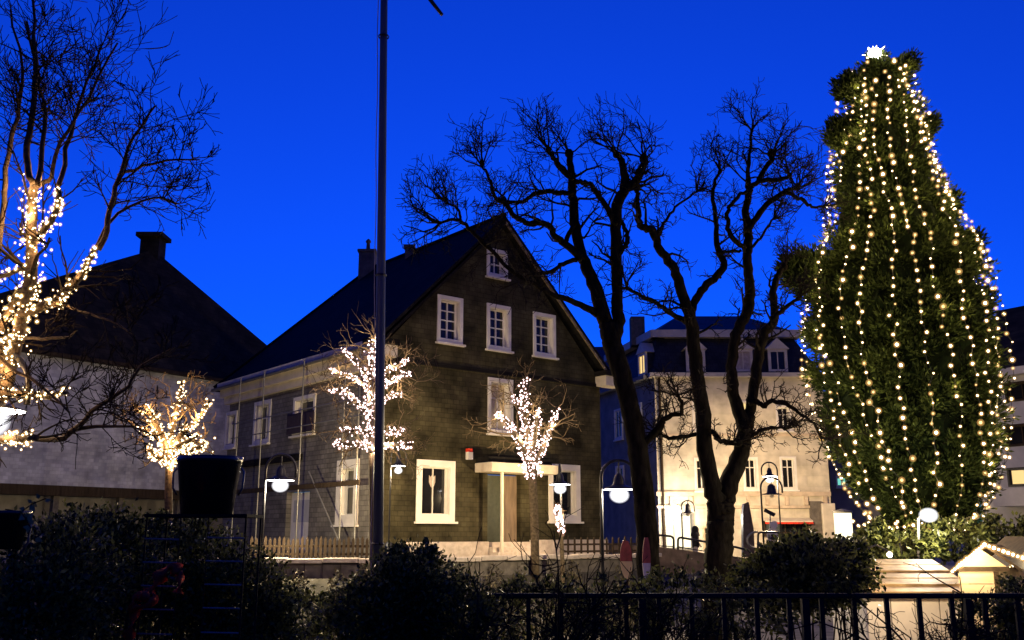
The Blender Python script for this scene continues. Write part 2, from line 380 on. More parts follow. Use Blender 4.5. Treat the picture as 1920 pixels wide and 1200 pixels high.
# long side
lw = {'s1': LP.rect(477, 752, 508, 832), 's2': LP.rect(551, 742, 592, 815), 'g': LP.rect(632, 862, 673, 984), 's3': LP.rect(424, 772, 444, 840)}
ld = LP.rect(536, 922, 579, 1012)
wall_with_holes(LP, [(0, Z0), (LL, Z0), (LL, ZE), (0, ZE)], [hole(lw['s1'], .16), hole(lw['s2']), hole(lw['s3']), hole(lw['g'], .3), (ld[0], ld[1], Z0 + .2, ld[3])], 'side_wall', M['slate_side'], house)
window(LP, house, lw['s1'], 2, 1, trim=.16, mid=[0, .64, 1]); window(LP, house, lw['s2'], 1, 1); window(LP, house, lw['s3'], 1, 1)
window(LP, house, lw['g'], 1, 1, trim=.3, mid=[0, .62, 1])
dd = MB().wbox(LP, ld[0] + .02, ld[1] - .02, Z0 + .22, ld[3] - .02, -.28, -.2).build('door', M['white_paint'], house)
MB().wbox(LP, ld[0] + .2, ld[1] - .25, Z0 + 1.2, ld[3] - .3, -.198, -.185).build('door_panel', M['plaster_grey'], dd)
for z0, z1, o in ((ZE - .02, ZE + .26, .55), (ZE - .34, ZE - .024, .40), (ZE - .62, ZE - .345, .2)):
    MB().wbox(LP, -o, LL + .2, z0, z1, .003, o).build('cornice', M['cream_paint'], house)
for a in (-.6, GW - .25):                                         # cornice returns on the gable
    r = MB().wbox(GP, a, a + .95, ZE - .3, ZE + .1, .01, .62).build('cornice_return', M['cream_paint'], house)
    MB().wbox(GP, a - .05, a + 1.0, ZE + .103, ZE + .3, .01, .7).build('return_cap', M['slate_roof'], r)
MB().wbox(LP, 5.2, LL, 4.35, 4.6, .003, .12).build('string_course', M['slate_roof'], house)
# banner hanging from a side window
MB().wbox(LP, LP.uv(598, 785)[0], LP.uv(549, 785)[0], LP.uv(572, 812)[1], LP.uv(572, 775)[1], .2, .24).build('awning', mat('dark_awning', (.03, .018, .028), .8), house)
# roof: gable at the front, hip at the back
ov = 0.55; M['verge'] = mat('verge', (.20, .15, .09), .7, .4, 5, spec=.1)
def rp(a, e, z):                 # a along the gable, e back along the side
    q = K + dG * a + dE * e; return Vector((q.x, q.y, z))
sl = (ZR - ZE) / (GW / 2); ez = ZE + .28 - ov * sl * .3
ridge_f, ridge_b = rp(GW / 2, -.35, ZR + .25), rp(GW / 2, 9.7, ZR + .25)
ef_l, eb_l, ef_r, eb_r = rp(-ov, -.35, ez), rp(-ov, LL + ov, ez), rp(GW + ov, -.35, ez), rp(GW + ov, LL + ov, ez)
r = MB().add([ridge_f, ridge_b, ef_l, eb_l, ef_r, eb_r], [(0, 1, 3, 2), (1, 0, 4, 5), (1, 5, 3)])
dn = Vector((0, 0, -.14)); r.add([ridge_f + dn, ridge_b + dn, ef_l + dn, eb_l + dn, ef_r + dn, eb_r + dn], [(2, 3, 1, 0), (5, 4, 0, 1), (3, 5, 1)])
r.add([ridge_f, ef_l, ef_l + dn, ridge_f + dn], [(0, 1, 2, 3)]).add([ridge_f, ef_r, ef_r + dn, ridge_f + dn], [(3, 2, 1, 0)]).add([ef_l, eb_l, eb_l + dn, ef_l + dn], [(0, 1, 2, 3)])
roof = r.build('roof', M['slate_roof'], house)
for e0, e1 in ((ef_r, ridge_f), (ef_l, ridge_f)):                    # verge boards
    b = MB(); d = (e1 - e0); up = Vector((0, 0, .13)); b.obox(e0 + dn * 2.6 + nG * .0, d, up, nG * .06); b.build('verge_board', M['verge'] if e0 is ef_r else M['slate_roof'], roof)
rc_ = MB().tube([ridge_f + Vector((0, 0, .02)), ridge_b + Vector((0, 0, .02))], .09, 8); rc_.tube([ridge_b + Vector((0, 0, .02)), eb_l + Vector((0, 0, .03))], .07, 8); rc_.build('ridge_cap', M['slate_roof'], roof, True)
MB().tube([ef_l + nE * .06 + Vector((0, 0, -.1)), eb_l + nE * .06 + Vector((0, 0, -.1))], .075, 8).build('gutter', M['metal_grey'], roof, True)
def chimney(px, ytop, ybot, w, e, pot):
    c = rp(GW / 2 + .3, e, 0); zt = zat(ytop, c.y); zb = ZR - .4; x = xat(px, c.y, ytop); c = Vector((x, c.y, 0))
    m = MB().box(c.x - w / 2, c.x + w / 2, c.y - w / 2, c.y + w / 2, zb - .8, zt).box(c.x - w / 2 - .06, c.x + w / 2 + .06, c.y - w / 2 - .06, c.y + w / 2 + .06, zt + .002, zt + .12)
    o = m.build('chimney', M['stone'], roof)
    if pot: MB().lathe((c.x, c.y, zt + .12), [(.1, 0), (.08, .4), (.12, .42), (.12, .5), (.02, .6)], 8).build('chimney_pot', M['stone'], o)
chimney(690, 476, 520, .72, 9.0, True); chimney(768, 466, 490, .36, 5.6, False)

# house terrace with retaining wall, coping and pickets
tp = [(-15, 27.2), (-3.2, 27.2), (5.0, 33.9), (5.0, 48), (-15, 48)]
tag(MB().prism(tp, -1.2, Z0).build('house_terrace', M['stone']), 'low stone terrace under the slate house', None, kind='structure')
cop = thing('retaining_wall', 'low stone retaining wall with pale coping before the slate house', 'wall', (-9, 27, 0))
edge = [Vector((-15, 27.15, 0)), Vector((-3.2, 27.15, 0)), Vector((5.05, 33.85, 0))]
n_c = 0
for p, q, n in ((edge[0], edge[1], 12), (edge[1], edge[2], 11)):
    d = (q - p) / n; nn = Vector((d.y, -d.x, 0)).normalized()
    for k in range(n):
        dz = random.uniform(-.02, .02)
        MB().obox(p + d * k + nn * .12 + Vector((0, 0, Z0 + .01 + dz)), d * .985, -nn * .42, Vector((0, 0, .13))).build('coping_stone', M['stone_pale'], cop, bevel=.02)
        for row in range(4):
            for h in range(2):
                dd_ = d / 2; o_ = p + dd_ * (2 * k + h) + nn * random.uniform(.01, .04) + Vector((0, 0, -1.1 + row * .5))
                MB().obox(o_, dd_ * .96, -nn * .1, Vector((0, 0, .47))).build('stone_block', M['stone'], cop)
def pickets(label, p, q, n, z, h):
    t = thing('picket_fence', label, 'fence', p, 'picket fences on the terrace'); d = (q - p) / n; nn = Vector((d.y, -d.x, 0)).normalized()
    me = None
    for k in range(n):
        m = MB(); o = p + d * k + Vector((0, 0, z)); w = d.normalized() * .075; hh = h * random.uniform(.94, 1.05)
        m.obox(o, w, nn * -.02, Vector((0, 0, hh)))
        m.add([o + Vector((0, 0, hh)), o + w + Vector((0, 0, hh)), o + w / 2 + Vector((0, 0, hh + .08)), o + Vector((0, 0, hh)) - nn * .02, o + w + Vector((0, 0, hh)) - nn * .02, o + w / 2 + Vector((0, 0, hh + .08)) - nn * .02], [(0, 1, 2), (5, 4, 3), (1, 4, 5, 2), (3, 0, 2, 5)])
        m.build('picket', M['wood'], t)
    for zz in (.2, h - .2): MB().obox(p + Vector((0, 0, z + zz)) - nn * .022, q - p, -nn * .03, Vector((0, 0, .06))).build('fence_rail', M['wood'], t)
pickets('brown picket fence on the terrace beneath the scaffold', Vector((xat(470, 27.6), 27.6, 0)), Vector((xat(695, 27.6), 27.6, 0)), 26, Z0, .62)
pe = edge[2] - edge[1]; pickets('brown picket fence on the terrace beside the house entrance', edge[1] + pe * .60 + Vector((-.2, .3, 0)), edge[1] + pe * .98 + Vector((-.2, .3, 0)), 14, Z0, .62)
# scaffold on the long side
sc = thing('scaffolding', 'thin metal tube scaffolding along the long side of the slate house', 'scaffold', LP.p(5, Z0, 1.1))
SP = Plane(K + nE * 1.2, dE, nE); st = [SP.uv(px, 900)[0] for px in (697, 668, 640, 560, 485, 440)]
for a in st: MB().tube([SP.p(a, Z0), SP.p(a, ZE - .3 + random.uniform(0, .5))], .026, 6).build('scaffold_pole', M['metal_grey'], sc)
for px, py in ((560, 800), (560, 770)):
    z = SP.uv(px, py)[1]; MB().tube([SP.p(st[0] - .2, z, .03), SP.p(st[-1] + .5, z, .03)], .02, 6).build('ledger', M['metal_grey'], sc)
z = SP.uv(560, 918)[1]; MB().wbox(SP, st[1] - .3, st[-1] + .6, z, z + .16, .04, .08).build('guard_board', M['wood'], sc)
a_, z_ = SP.uv(582, 884); b_, y_ = SP.uv(640, 1018); MB().tube([SP.p(a_, z_, .06), SP.p(b_, y_, .06)], .024, 6).build('brace', M['metal_grey'], sc)

# ================================================================ BUILDING WITH PALE SLATE FACADE, LEFT
dL = Vector((0.587, 0.81, 0)).normalized(); nL = Vector((0.81, -0.587, 0)).normalized()
R0 = at(430, 1000, 48); R0.z = 0
FP = Plane(R0 - dL * 16, dL, nL)
M['slate_pale'] = slate_mat('slate_pale', (0.44, 0.43, 0.47), 0.35, 0.24, 0.15, FP, rough=.7, mortar=.75, c2=.7)
M['dark_roof'] = slate_mat('dark_roof', (0.035, 0.027, 0.016), 0.5, 0.3, 0.25, FP, rough=.8, spec=.08)
hall = thing('slate_hall', 'broad hall with pale slate hung facade and dark roof behind the lit left tree', 'building', FP.p(8, 0.2))
zb = 3.65; zt = 9.15; wl = 17.5
m = MB(); m.wbox(FP, 0, wl, zb, zt, -.3, 0); m.build('slate_facade', M['slate_pale'], hall)
MB().wbox(FP, -.1, wl + .1, zb - .42, zb - .003, -.3, .12).build('fascia', M['wood'], hall)
MB().wbox(FP, 0, wl, 0, zb + 1.5, -2.0, -1.2).build('ground_floor_wall', mat('dim_plaster', (.20, .18, .16), .9, .3, 2), hall)
for k in range(6): MB().wbox(FP, 1 + k * 3.0, 1.25 + k * 3.0, 0, zb - .425, -.3, -.05).build('pillar', M['stone'], hall)
A = at(288, 468, 49); A2 = at(-150, 615, 66); el, er = FP.p(-.3, zt, .35), FP.p(wl + 4, zt, .35)
bk = FP.p(wl + 4, zt, -14); bl = FP.p(-6, zt, -16)
m = MB().add([el, er, A, A2, bk, bl], [(0, 1, 2), (0, 2, 3), (1, 4, 2), (2, 4, 5, 3), (0, 3, 5)])
hr = m.build('roof', M['dark_roof'], hall)
MB().obox(el + Vector((0, 0, -.16)), er - el, -nL * .4, Vector((0, 0, .15))).build('eave_board', M['wood'], hr)
c = at(287, 462, 49.2); w = .5
ch = MB().box(c.x - w, c.x + w, c.y - w, c.y + w, c.z - 1.2, c.z + .38).build('chimney', M['dark_roof'], hr)
zc = zat(446, 49.2); MB().box(c.x - w - .2, c.x + w + .2, c.y - w - .2, c.y + w + .2, c.z + .383, c.z + .6).build('chimney_cap', M['dark_roof'], ch)

# ================================================================ CREAM CORNER BUILDING, RIGHT
WY = 52.0
wx0, wx1 = xat(1236, WY), xat(1562, WY); WP = Plane((wx0, WY, 0), (1, 0, 0), (0, -1, 0)); wbw = wx1 - wx0
zc0 = zat(708, WY); zm = zat(628, WY); zg = 0.3
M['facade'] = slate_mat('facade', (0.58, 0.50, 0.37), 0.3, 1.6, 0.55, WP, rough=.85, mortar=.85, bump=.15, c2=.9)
cb = thing('corner_building', 'cream rendered corner building with mansard roof and dormers behind bare trees', 'building', (wx0, WY, zg))
def wr(x0, y0, x1, y1): return WP.rect(x0, y0, x1, y1)
uw = [wr(1298, 753, 1326, 808), wr(1381, 751, 1409, 808), wr(1455, 760, 1484, 808)]
fw = [wr(1302, 858, 1330, 921), wr(1393, 857, 1422, 919), wr(1463, 856, 1494, 919)]
sh = [wr(1244, 961, 1302, 1032), wr(1318, 986, 1340, 1032), wr(1432, 977, 1516, 1003)]
wall_with_holes(WP, [(0, zg), (wbw, zg), (wbw, zc0), (0, zc0)], [hole(q, .1) for q in uw + fw] + [hole(q, .08) for q in sh], 'front_wall', M['facade'], cb)
for i, q in enumerate(uw): window(WP, cb, q, 2, 1, trim=.1, mid=[0, .68, 1], glass=M['lit_window'] if i == 1 else M['dark_glass'])
for i, q in enumerate(fw): window(WP, cb, q, 2, 1, trim=.1, mid=[0, .72, 1])
s1 = window(WP, cb, sh[0], 3, 1, trim=.08, glass=M['lit_white'], mm=M['metal_grey'], name='shop_window', sill=False); s1['label'] = 'brightly lit shop window'
window(WP, cb, sh[1], 2, 1, trim=.08, mid=[0, .72, 1], mm=M['wood_pale'], name='door', sill=False)
window(WP, cb, sh[2], 4, 1, trim=.08, mm=M['wood'], name='shop_window')
for y0, y1, o in ((922, 930, .12), (948, 953, .18), (813, 818, .06)):
    MB().wbox(WP, -.1, wbw, zat(y1, WY), zat(y0, WY), .003, o).build('string_course', M['render_trim'], cb)
for k in range(9):
    a = .6 + k * (wbw - 1.0) / 8; MB().wbox(WP, a, a + .18, zat(947, WY), zat(931, WY), .003, .16).build('bracket', M['render_trim'], cb)
MB().wbox(WP, -.3, wbw + .3, zc0, zc0 + .22, -.3, .42).build('cornice', M['cream_paint'], cb)
aw = wr(1430, 971, 1519, 975); MB().obox(WP.p(aw[0], aw[3], .01), Vector((aw[1] - aw[0], 0, 0)), Vector((0, -.5, -.16)), Vector((0, 0, -.06))).build('awning', M['cream_paint'], cb)
MB().wbox(WP, aw[0], aw[1], aw[3] - .32, aw[3] - .225, .512, .53).build('awning_edge', M['red_cloth'], cb)
# left wing, running back at an angle
wl0 = Vector((wx0, WY, 0)); wl1 = Vector((xat(1120, 60), 60.0, 0)); dW = (wl1 - wl0); lw_ = dW.length; nW = Vector((-dW.y, dW.x, 0)).normalized()
if nW.y > 0: nW = -nW
VP_ = Plane(wl0, dW, nW)
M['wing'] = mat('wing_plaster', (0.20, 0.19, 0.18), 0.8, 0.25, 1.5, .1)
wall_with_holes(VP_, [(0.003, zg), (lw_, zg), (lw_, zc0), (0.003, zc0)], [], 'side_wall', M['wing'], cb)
for z in (zat(790, 55), zat(900, 55)):
    window(VP_, cb, (1.6, 2.7, z - .9, z + .9), 2, 1, trim=.1, recess=.0, proud=.1); window(VP_, cb, (4.2, 5.3, z - .9, z + .9), 2, 1, trim=.1, recess=.0, proud=.1)
MB().wbox(VP_, 0.45, lw_, zc0, zc0 + .22, -.3, .42).build('cornice', M['wing'], cb)
# mansard
M['mansard'] = slate_mat('mansard', (0.035, 0.034, 0.04), 0.3, .3, .22, WP)
ins = 1.1
q = [wl0 + Vector((0, .1, 0)), Vector((wx1, WY + .1, 0)), Vector((wx1, WY + 9, 0)), wl1 + Vector((4, 3, 0)), wl1 + Vector((.1, .1, 0))]
qi = [wl0 + Vector((.35, ins, 0)), Vector((wx1 - ins, WY + ins, 0)), Vector((wx1 - ins, WY + 8, 0)), wl1 + Vector((4, 2, 0)), wl1 + Vector((1.2, .6, 0))]
zk = zc0 + .225; zq = zat(634, WY + 1)
lo = [Vector((p.x, p.y, zk)) for p in q]; hi = [Vector((p.x, p.y, zq)) for p in qi]
mm_ = MB().add(lo + hi, [(i, (i + 1) % 5, (i + 1) % 5 + 5, i + 5) for i in range(5)] + [(5, 6, 7, 8, 9)]); mans = mm_.build('mansard_roof', M['mansard'], cb)
b_ = MB()
for i in (0, 4):
    p_, q_ = hi[i], hi[(i + 1) % 5]; d_ = q_ - p_; n_ = Vector((d_.y, -d_.x, 0)).normalized()
    b_.obox(p_ + n_ * .45 - d_.normalized() * .3, d_ + d_.normalized() * .6, -n_ * .9, Vector((0, 0, .42)))
b_.build('roof_cornice', M['cream_paint'], mans)
tp_ = Vector(((wx0 + wx1) / 2 - .3, WY + 5, zat(586, WY + 4)))
MB().add([h_ + Vector((0, 0, .425)) for h_ in hi] + [tp_ + Vector((-2, 0, 0)), tp_ + Vector((2.0, 0, 0))], [(0, 1, 6, 5), (1, 2, 6), (2, 3, 5, 6), (3, 4, 5), (4, 0, 5)]).build('upper_roof', M['mansard'], mans)
MB().box(xat(1212, WY + 2) - .4, xat(1212, WY + 2) + .4, WY + 3, WY + 3.8, zq, zat(586, WY + 2)).build('chimney', M['stone'], mans)
def dormer(pl, a, w, z0, z1, lit=None):
    f = MB(); f.wbox(pl, a - w / 2, a + w / 2, z0, z1, -1.1, -.02); o = f.build('dormer', M['mansard'], cb)
    t = .15; fr = MB()
    fr.wbox(pl, a - w / 2, a - w / 2 + t, z0, z1, -.018, .1); fr.wbox(pl, a + w / 2 - t, a + w / 2, z0, z1, -.018, .1); fr.wbox(pl, a - w / 2 + t, a + w / 2 - t, z0, z0 + .12, -.018, .1); fr.wbox(pl, a - w / 2 + t, a + w / 2 - t, z1 - .15, z1, -.018, .1)
    fr.wbox(pl, a - .03, a + .03, z0 + .12, z1 - .15, -.01, .06)
    h = .62; A_, B_, C_ = pl.p(a - w / 2 - .12, z1 + .003, .16), pl.p(a + w / 2 + .12, z1 + .003, .16), pl.p(a, z1 + h, .16); bk_ = -pl.n * 1.3
    fr.add([A_, B_, C_, A_ + bk_, B_ + bk_, C_ + bk_], [(0, 1, 2), (5, 4, 3), (1, 0, 3, 4), (1, 4, 5, 2), (0, 2, 5, 3)])
    fr.build('dormer_frame', M['cream_paint'], o)
    for s in (-1, 1):
        x0_, x1_ = (a - w / 2 + t, a - .03) if s < 0 else (a + .03, a + w / 2 - t)
        MB().wbox(pl, x0_ + .001, x1_ - .001, z0 + .121, z1 - .151, -.018, .012).build('pane', lit or M['dark_glass'], o)
dz0, dz1 = zat(697, WY), zat(655, WY)
for px, lit in ((1304, None), (1393, mat('curtain', (.45, .36, .3), .8)), (1458, None)): dormer(WP, WP.uv(px, 680)[0], 1.05, dz0, dz1, lit)
dormer(VP_, VP_.uv(1206, 680)[0], 1.0, dz0, dz1, M['lit_window'])
# right corner pier, drain pipe
px_ = WP.uv(1549, 960)[0]; MB().wbox(WP, px_ - .35, px_ + .35, zg, zat(944, WY), .003, .5).build('corner_pier', M['cream_paint'], cb, bevel=.04)
px_ = WP.uv(1528, 960)[0]; MB().wbox(WP, px_ - .3, px_ + .3, zg, zat(940, WY), .003, .3).build('pilaster', M['stone'], cb)
MB().tube([WP.p(.25, zg, .12), WP.p(.25, zc0, .12)], .07, 8).build('downpipe', M['wood'], cb)
# low neighbour between the two houses, blue in the dusk
nb = thing('grey_annex', 'narrow grey house in the gap between slate house and corner building', 'building', (xat(1150, 64), 64, .3))
ax0, ax1 = xat(1080, 64), xat(1200, 64); AP = Plane((ax0, 64, 0), (1, 0, 0), (0, -1, 0))
MB().box(ax0, ax1, 64, 72, .3, zat(690, 64)).build('wall', M['wing'], nb)
for py in (735, 800, 870):
    a = AP.uv(1136, py)[0]; window(AP, nb, (a - .8, a + .6, zat(py, 64) - 1.0, zat(py, 64) + 1.0), 2, 1, trim=.1, recess=0, proud=.1)
MB().add([(ax0 - .3, 63.6, zat(690, 64)), (ax1 + .3, 63.6, zat(690, 64)), (ax1 + .3, 68, zat(640, 66)), (ax0 - .3, 68, zat(640, 66)), (ax1 + .3, 72, zat(690, 64)), (ax0 - .3, 72, zat(690, 64))], [(0, 1, 2, 3), (3, 2, 4, 5), (0, 3, 5), (1, 4, 2)]).build('roof', M['mansard'], nb)

nb = thing('side_street_house', 'plain house behind the fir with one small cyan lit window', 'building', (xat(1620, 57), 57, .3))
ax0, ax1 = xat(1564, 57), xat(1720, 57); AP = Plane((ax0, 57, 0), (1, 0, 0), (0, -1, 0)); cy = AP.rect(1567, 892, 1592, 914)
wall_with_holes(AP, [(0, .3), (ax1 - ax0, .3), (ax1 - ax0, zat(745, 57)), (0, zat(745, 57))], [hole(cy, .08)], 'wall', M['wing'], nb)
window(AP, nb, cy, 2, 1, trim=.08, glass=glow('lit_cyan', (.25, .9, .75), .8, True))
MB().box(ax0 - .2, ax1 + .2, 56.7, 66, zat(745, 57) + .003, zat(735, 57)).build('eave', M['mansard'], nb)
MB().box(ax0 + .01, ax1 - .01, 57.4, 66, .3, zat(745, 57)).build('core', M['wing'], nb)

# ================================================================ APARTMENT BLOCK AT THE RIGHT EDGE
ab = thing('apartment_block', 'grey plastered apartment block with strip windows right of the fir tree', 'building', (xat(1900, 42), 42, .3))
b0 = Vector((xat(1845, 47), 47, 0)); db = Vector((0.55, -0.83, 0)).normalized(); nb_ = Vector((-.83, -.55, 0)).normalized()
BP = Plane(b0, db, nb_)
def brect(y0, y1, px=1895): return BP.uv(px, y1)[1], BP.uv(px, y0)[1]
zt_ = BP.uv(1895, 706)[1]
rows_ = [brect(717, 754), brect(796, 838), brect(877, 913)]
hl = []; wins = []
for i, (u0, u1) in enumerate(rows_):
    s = BP.uv(1884 if i < 2 else 1889, (717 + 754) / 2 + i * 80)[0]
    for k in range(2): wins.append((s + k * 3.6, s + k * 3.6 + 3.0, u0, u1, i)); hl.append((s + k * 3.6, s + k * 3.6 + 3.0, u0, u1))
wall_with_holes(BP, [(0, 0), (12, 0), (12, zt_), (0, zt_)], [hole(h, .06) for h in hl], 'front_wall', M['plaster_grey'], ab)
for a0, a1, u0, u1, i in wins: window(BP, ab, (a0, a1, u0, u1), 4, 1, trim=.06, recess=.15, mm=M['wood'] if i < 2 else M['metal_dark'], glass=M['lit_window'] if i == 2 else M['dark_glass'], sill=False, proud=.02)
MB().wbox(BP, 0, 12, 0, zt_, -8, -.35).build('core', M['plaster_grey'], ab)
MB().wbox(BP, -.3, 12.3, zt_ + .003, zt_ + .35, -8, .5).build('eave', M['plaster_grey'], ab)
ra = [BP.p(-.3, zt_ + .355, .5), BP.p(12.3, zt_ + .355, .5), BP.p(12.3, zt_ + 4.2, -4), BP.p(-.3, zt_ + 4.2, -4), BP.p(12.3, zt_ + .355, -8), BP.p(-.3, zt_ + .355, -8)]
MB().add(ra, [(0, 1, 2, 3), (3, 2, 4, 5), (0, 3, 5), (1, 4, 2)]).build('roof', M['dark_roof'], ab)
bz0, bz1 = brect(917, 950); MB().wbox(BP, BP.uv(1886, 930)[0], 11, bz0, bz1, .05, 1.1).build('balcony', M['plaster_grey'], ab)

# ================================================================ RAMP, HANDRAILS, STREET PIECES
rw = MB(); ry = 40.0
rp_ = [(1130, 1018), (1240, 1026), (1345, 1040), (1440, 1056), (1560, 1075)]
top = [at(x, y, ry) for x, y in rp_]; n = len(top)
vs = []
for t_ in top: vs += [(t_.x, ry, -1.2), (t_.x, ry, t_.z), (t_.x, ry + .4, t_.z), (t_.x, ry + .4, -1.2)]
fs = []
for i in range(n - 1):
    for k in range(3): a, b = i * 4 + k, i * 4 + k + 1; fs.append((a, b, b + 4, a + 4))
tag(rw.add(vs, fs).build('ramp_wall', mat('ramp_stone', (.10, .07, .055), .9, .35, 4, .4)), 'dark sloping ramp wall in front of the cream corner building', 'wall')
def handrail(label, px0, px1, Y, ytop, ybot):
    p0, p1 = at(px0, ytop[0], Y), at(px1, ytop[1], Y); q0, q1 = at(px0, ybot[0], Y), at(px1, ybot[1], Y)
    t = thing('handrail', label, 'handrail', q0, 'tube handrails along the ramp')
    d = (p1 - p0).normalized(); r_ = .14
    pts = [q0, p0 - Vector((0, 0, r_))]
    for k in range(1, 5): a = math.pi / 2 * k / 5; pts.append(p0 + d * (r_ * (1 - math.cos(a))) - Vector((0, 0, r_ * (1 - math.sin(a)))))
    pts += [p0 + d * r_, p1 - d * r_]
    for k in range(1, 5): a = math.pi / 2 * k / 5; pts.append(p1 - d * (r_ * (1 - math.sin(a))) - Vector((0, 0, r_ * (1 - math.cos(a)))))
    pts += [p1 - Vector((0, 0, r_)), q1]
    MB().tube(pts, .045, 8).build('top_rail', M['metal_dark'], t, True)
    MB().tube([q0.lerp(p0, .45) + Vector((.01, -.03, 0)), q1.lerp(p1, .45) + Vector((-.01, -.03, 0))], .025, 6).build('middle_rail', M['metal_dark'], t)
handrail('dark tube handrail behind the thick leaning trunk at the lit shop window', 1222, 1263, 40.6, (1002, 1006), (1040, 1040))
handrail('dark tube handrail just behind the standing person', 1271, 1330, 40.6, (1007, 1017), (1040, 1050))
handrail('dark sloping handrail right of the forked trunk', 1372, 1408, 40.6, (1024, 1033), (1060, 1062))
handrail('dark tube handrail under the bell shaped street lamp', 1421, 1462, 41, (998, 998), (1062, 1062))
# curved steel hoop beside it
t = thing('steel_hoop', 'curved shiny steel hoop beside the leaning dark slab', 'railing', at(1425, 1045, 40.3))
pts = [at(1421 - 20 * math.sin(a), 1013 - 16 * math.cos(a), 40.3) for a in np.linspace(0, 2.5, 10)] + [at(1427, 1032, 40.3)]
MB().tube(pts, .045, 8).build('hoop', M['metal_grey'], t, True)
MB().tube([at(1427, 1032, 40.3), at(1428, 1075, 40.3)], .045, 8).build('hoop_foot', M['metal_grey'], t, True)
# leaning dark slab
b0_, b1_ = at(1394, 1045, 42), at(1416, 1045, 42); t0_, t1_ = at(1395, 945, 42), at(1404, 941, 42); m_ = at(1413, 990, 42)
sv = [b0_, b1_, m_, t1_, t0_, at(1393, 965, 42)]; off = Vector((0, .35, 0))
tag(MB().add(sv + [p + off for p in sv], [tuple(range(6))[::-1], tuple(range(6, 12))] + [(i, (i + 1) % 6, (i + 1) % 6 + 6, i + 6) for i in range(6)]).build('stone_stele', mat('stele', (.07, .05, .045), .35, .4, 4, .2)), 'tall pointed dark stone slab right of the forked trunk', 'sculpture')
# painted boards standing on the square
def board(label, pcx, y0, y1, w, Y, c_top, c_bot, tilt=0):
    t = thing('painted_board', label, 'painted board', at(pcx, y1 + 60, Y), 'painted oval boards on posts'); hh = y1 - y0
    for nm, f0, f1, mt in (('upper_half', 0, .52, c_top), ('lower_half', .52, 1, c_bot)):
        L_ = []; R_ = []
        for k in range(9):
            f = f0 + (f1 - f0) * k / 8; ww = w * (math.sin(math.pi * min(1, f * .93 + .07)) ** .6) / 2; x = pcx + tilt * f
            L_.append(at(x - ww, y0 + hh * f, Y)); R_.append(at(x + ww, y0 + hh * f, Y))
        poly = L_ + R_[::-1]; n_ = len(poly); of = Vector((0, .05, 0))
        MB().add(poly + [p + of for p in poly], [tuple(range(n_)), tuple(reversed(range(n_, 2 * n_)))] + [(i, i + n_, (i + 1) % n_ + n_, (i + 1) % n_) for i in range(n_)]).build(nm, mt, t)
    MB().tube([at(pcx + tilt, y1 - 4, Y + .03), at(pcx + tilt, y1 + 70, Y + .03)], .03, 6).build('post', M['wood'], t)
cream_ = mat('board_cream', (.75, .55, .25), .6, .15, 3); red_ = mat('board_red', (.34, .07, .05), .6, .35, 6); white_ = mat('board_white', (.6, .5, .45), .6, .4, 5)
board('oval board painted red above and yellow below, beside the bright lamp', 1173, 1014, 1088, 23, 22, red_, cream_, 3)
board('narrow oval board painted red and white against the leaning trunk', 1212, 1008, 1100, 15, 18, red_, white_, 1)
# street sign and poster on the far pavement
t = thing('street_sign', 'tilted dark rectangular sign under the bell shaped lamp', 'sign', at(1442, 1040, 44))
c_ = [at(1435, 953, 44), at(1455, 963, 44), at(1451, 969, 44), at(1432, 959, 44)]; of = Vector((0, .06, 0))
MB().add(c_ + [p + of for p in c_], [(3, 2, 1, 0), (4, 5, 6, 7), (0, 1, 5, 4), (1, 2, 6, 5), (2, 3, 7, 6), (3, 0, 4, 7)]).build('sign_plate', M['metal_dark'], t)
MB().tube([at(1444, 961, 44.1), at(1444, 1050, 44.1)], .03, 6).build('sign_post', M['metal_dark'], t)
t = thing('snowman_board', 'white cut out board with red patch below the tilted sign', 'board', at(1448, 1040, 43.5)); L_ = []
for nm, cx_, cy_, rx_, ry_, mt in (('body', 1449, 1003, 11, 14, M['white_paint']), ('upper', 1451, 984, 7, 8, M['white_paint']), ('red_patch', 1450, 1009, 5, 4, red_)):
    dY = -.06 if nm == 'red_patch' else (-.03 if nm == 'upper' else 0)
    poly = [at(cx_ + rx_ * math.cos(a), cy_ + ry_ * math.sin(a), 43.5 + dY) for a in np.linspace(0, 2 * math.pi, 17)[:-1]]
    MB().add(poly + [p + Vector((0, .028, 0)) for p in poly], [tuple(range(16)), tuple(reversed(range(16, 32)))] + [(i, i + 16, (i + 1) % 16 + 16, (i + 1) % 16) for i in range(16)]).build(nm, mt, t)
MB().tube([at(1449, 1010, 43.56), at(1449, 1050, 43.56)], .03, 6).build('stake', M['wood'], t)
# lit kiosk column at the shop corner
t = thing('lit_showcase', 'glowing cylindrical showcase at the corner of the cream building', 'showcase', at(1585, 1040, 46))
c_ = at(1583, 1010, 46); zb_ = 0.2
MB().lathe((c_.x, c_.y, 0), [(.02, zb_), (.45, zb_), (.45, .6), (.02, .6)], 18).build('base', M['metal_grey'], t)
MB().lathe((c_.x, c_.y, 0), [(.40, .6), (.40, zat(962, 46))], 18).build('lit_glass', M['lit_white'], t, True)
MB().lathe((c_.x, c_.y, 0), [(.46, zat(962, 46)), (.46, zat(958, 46)), (.02, zat(954, 46))], 18).build('cap', M['metal_grey'], t)
lamp('showcase_light', at(1570, 985, 45.0), 60, WARM, .3, t)

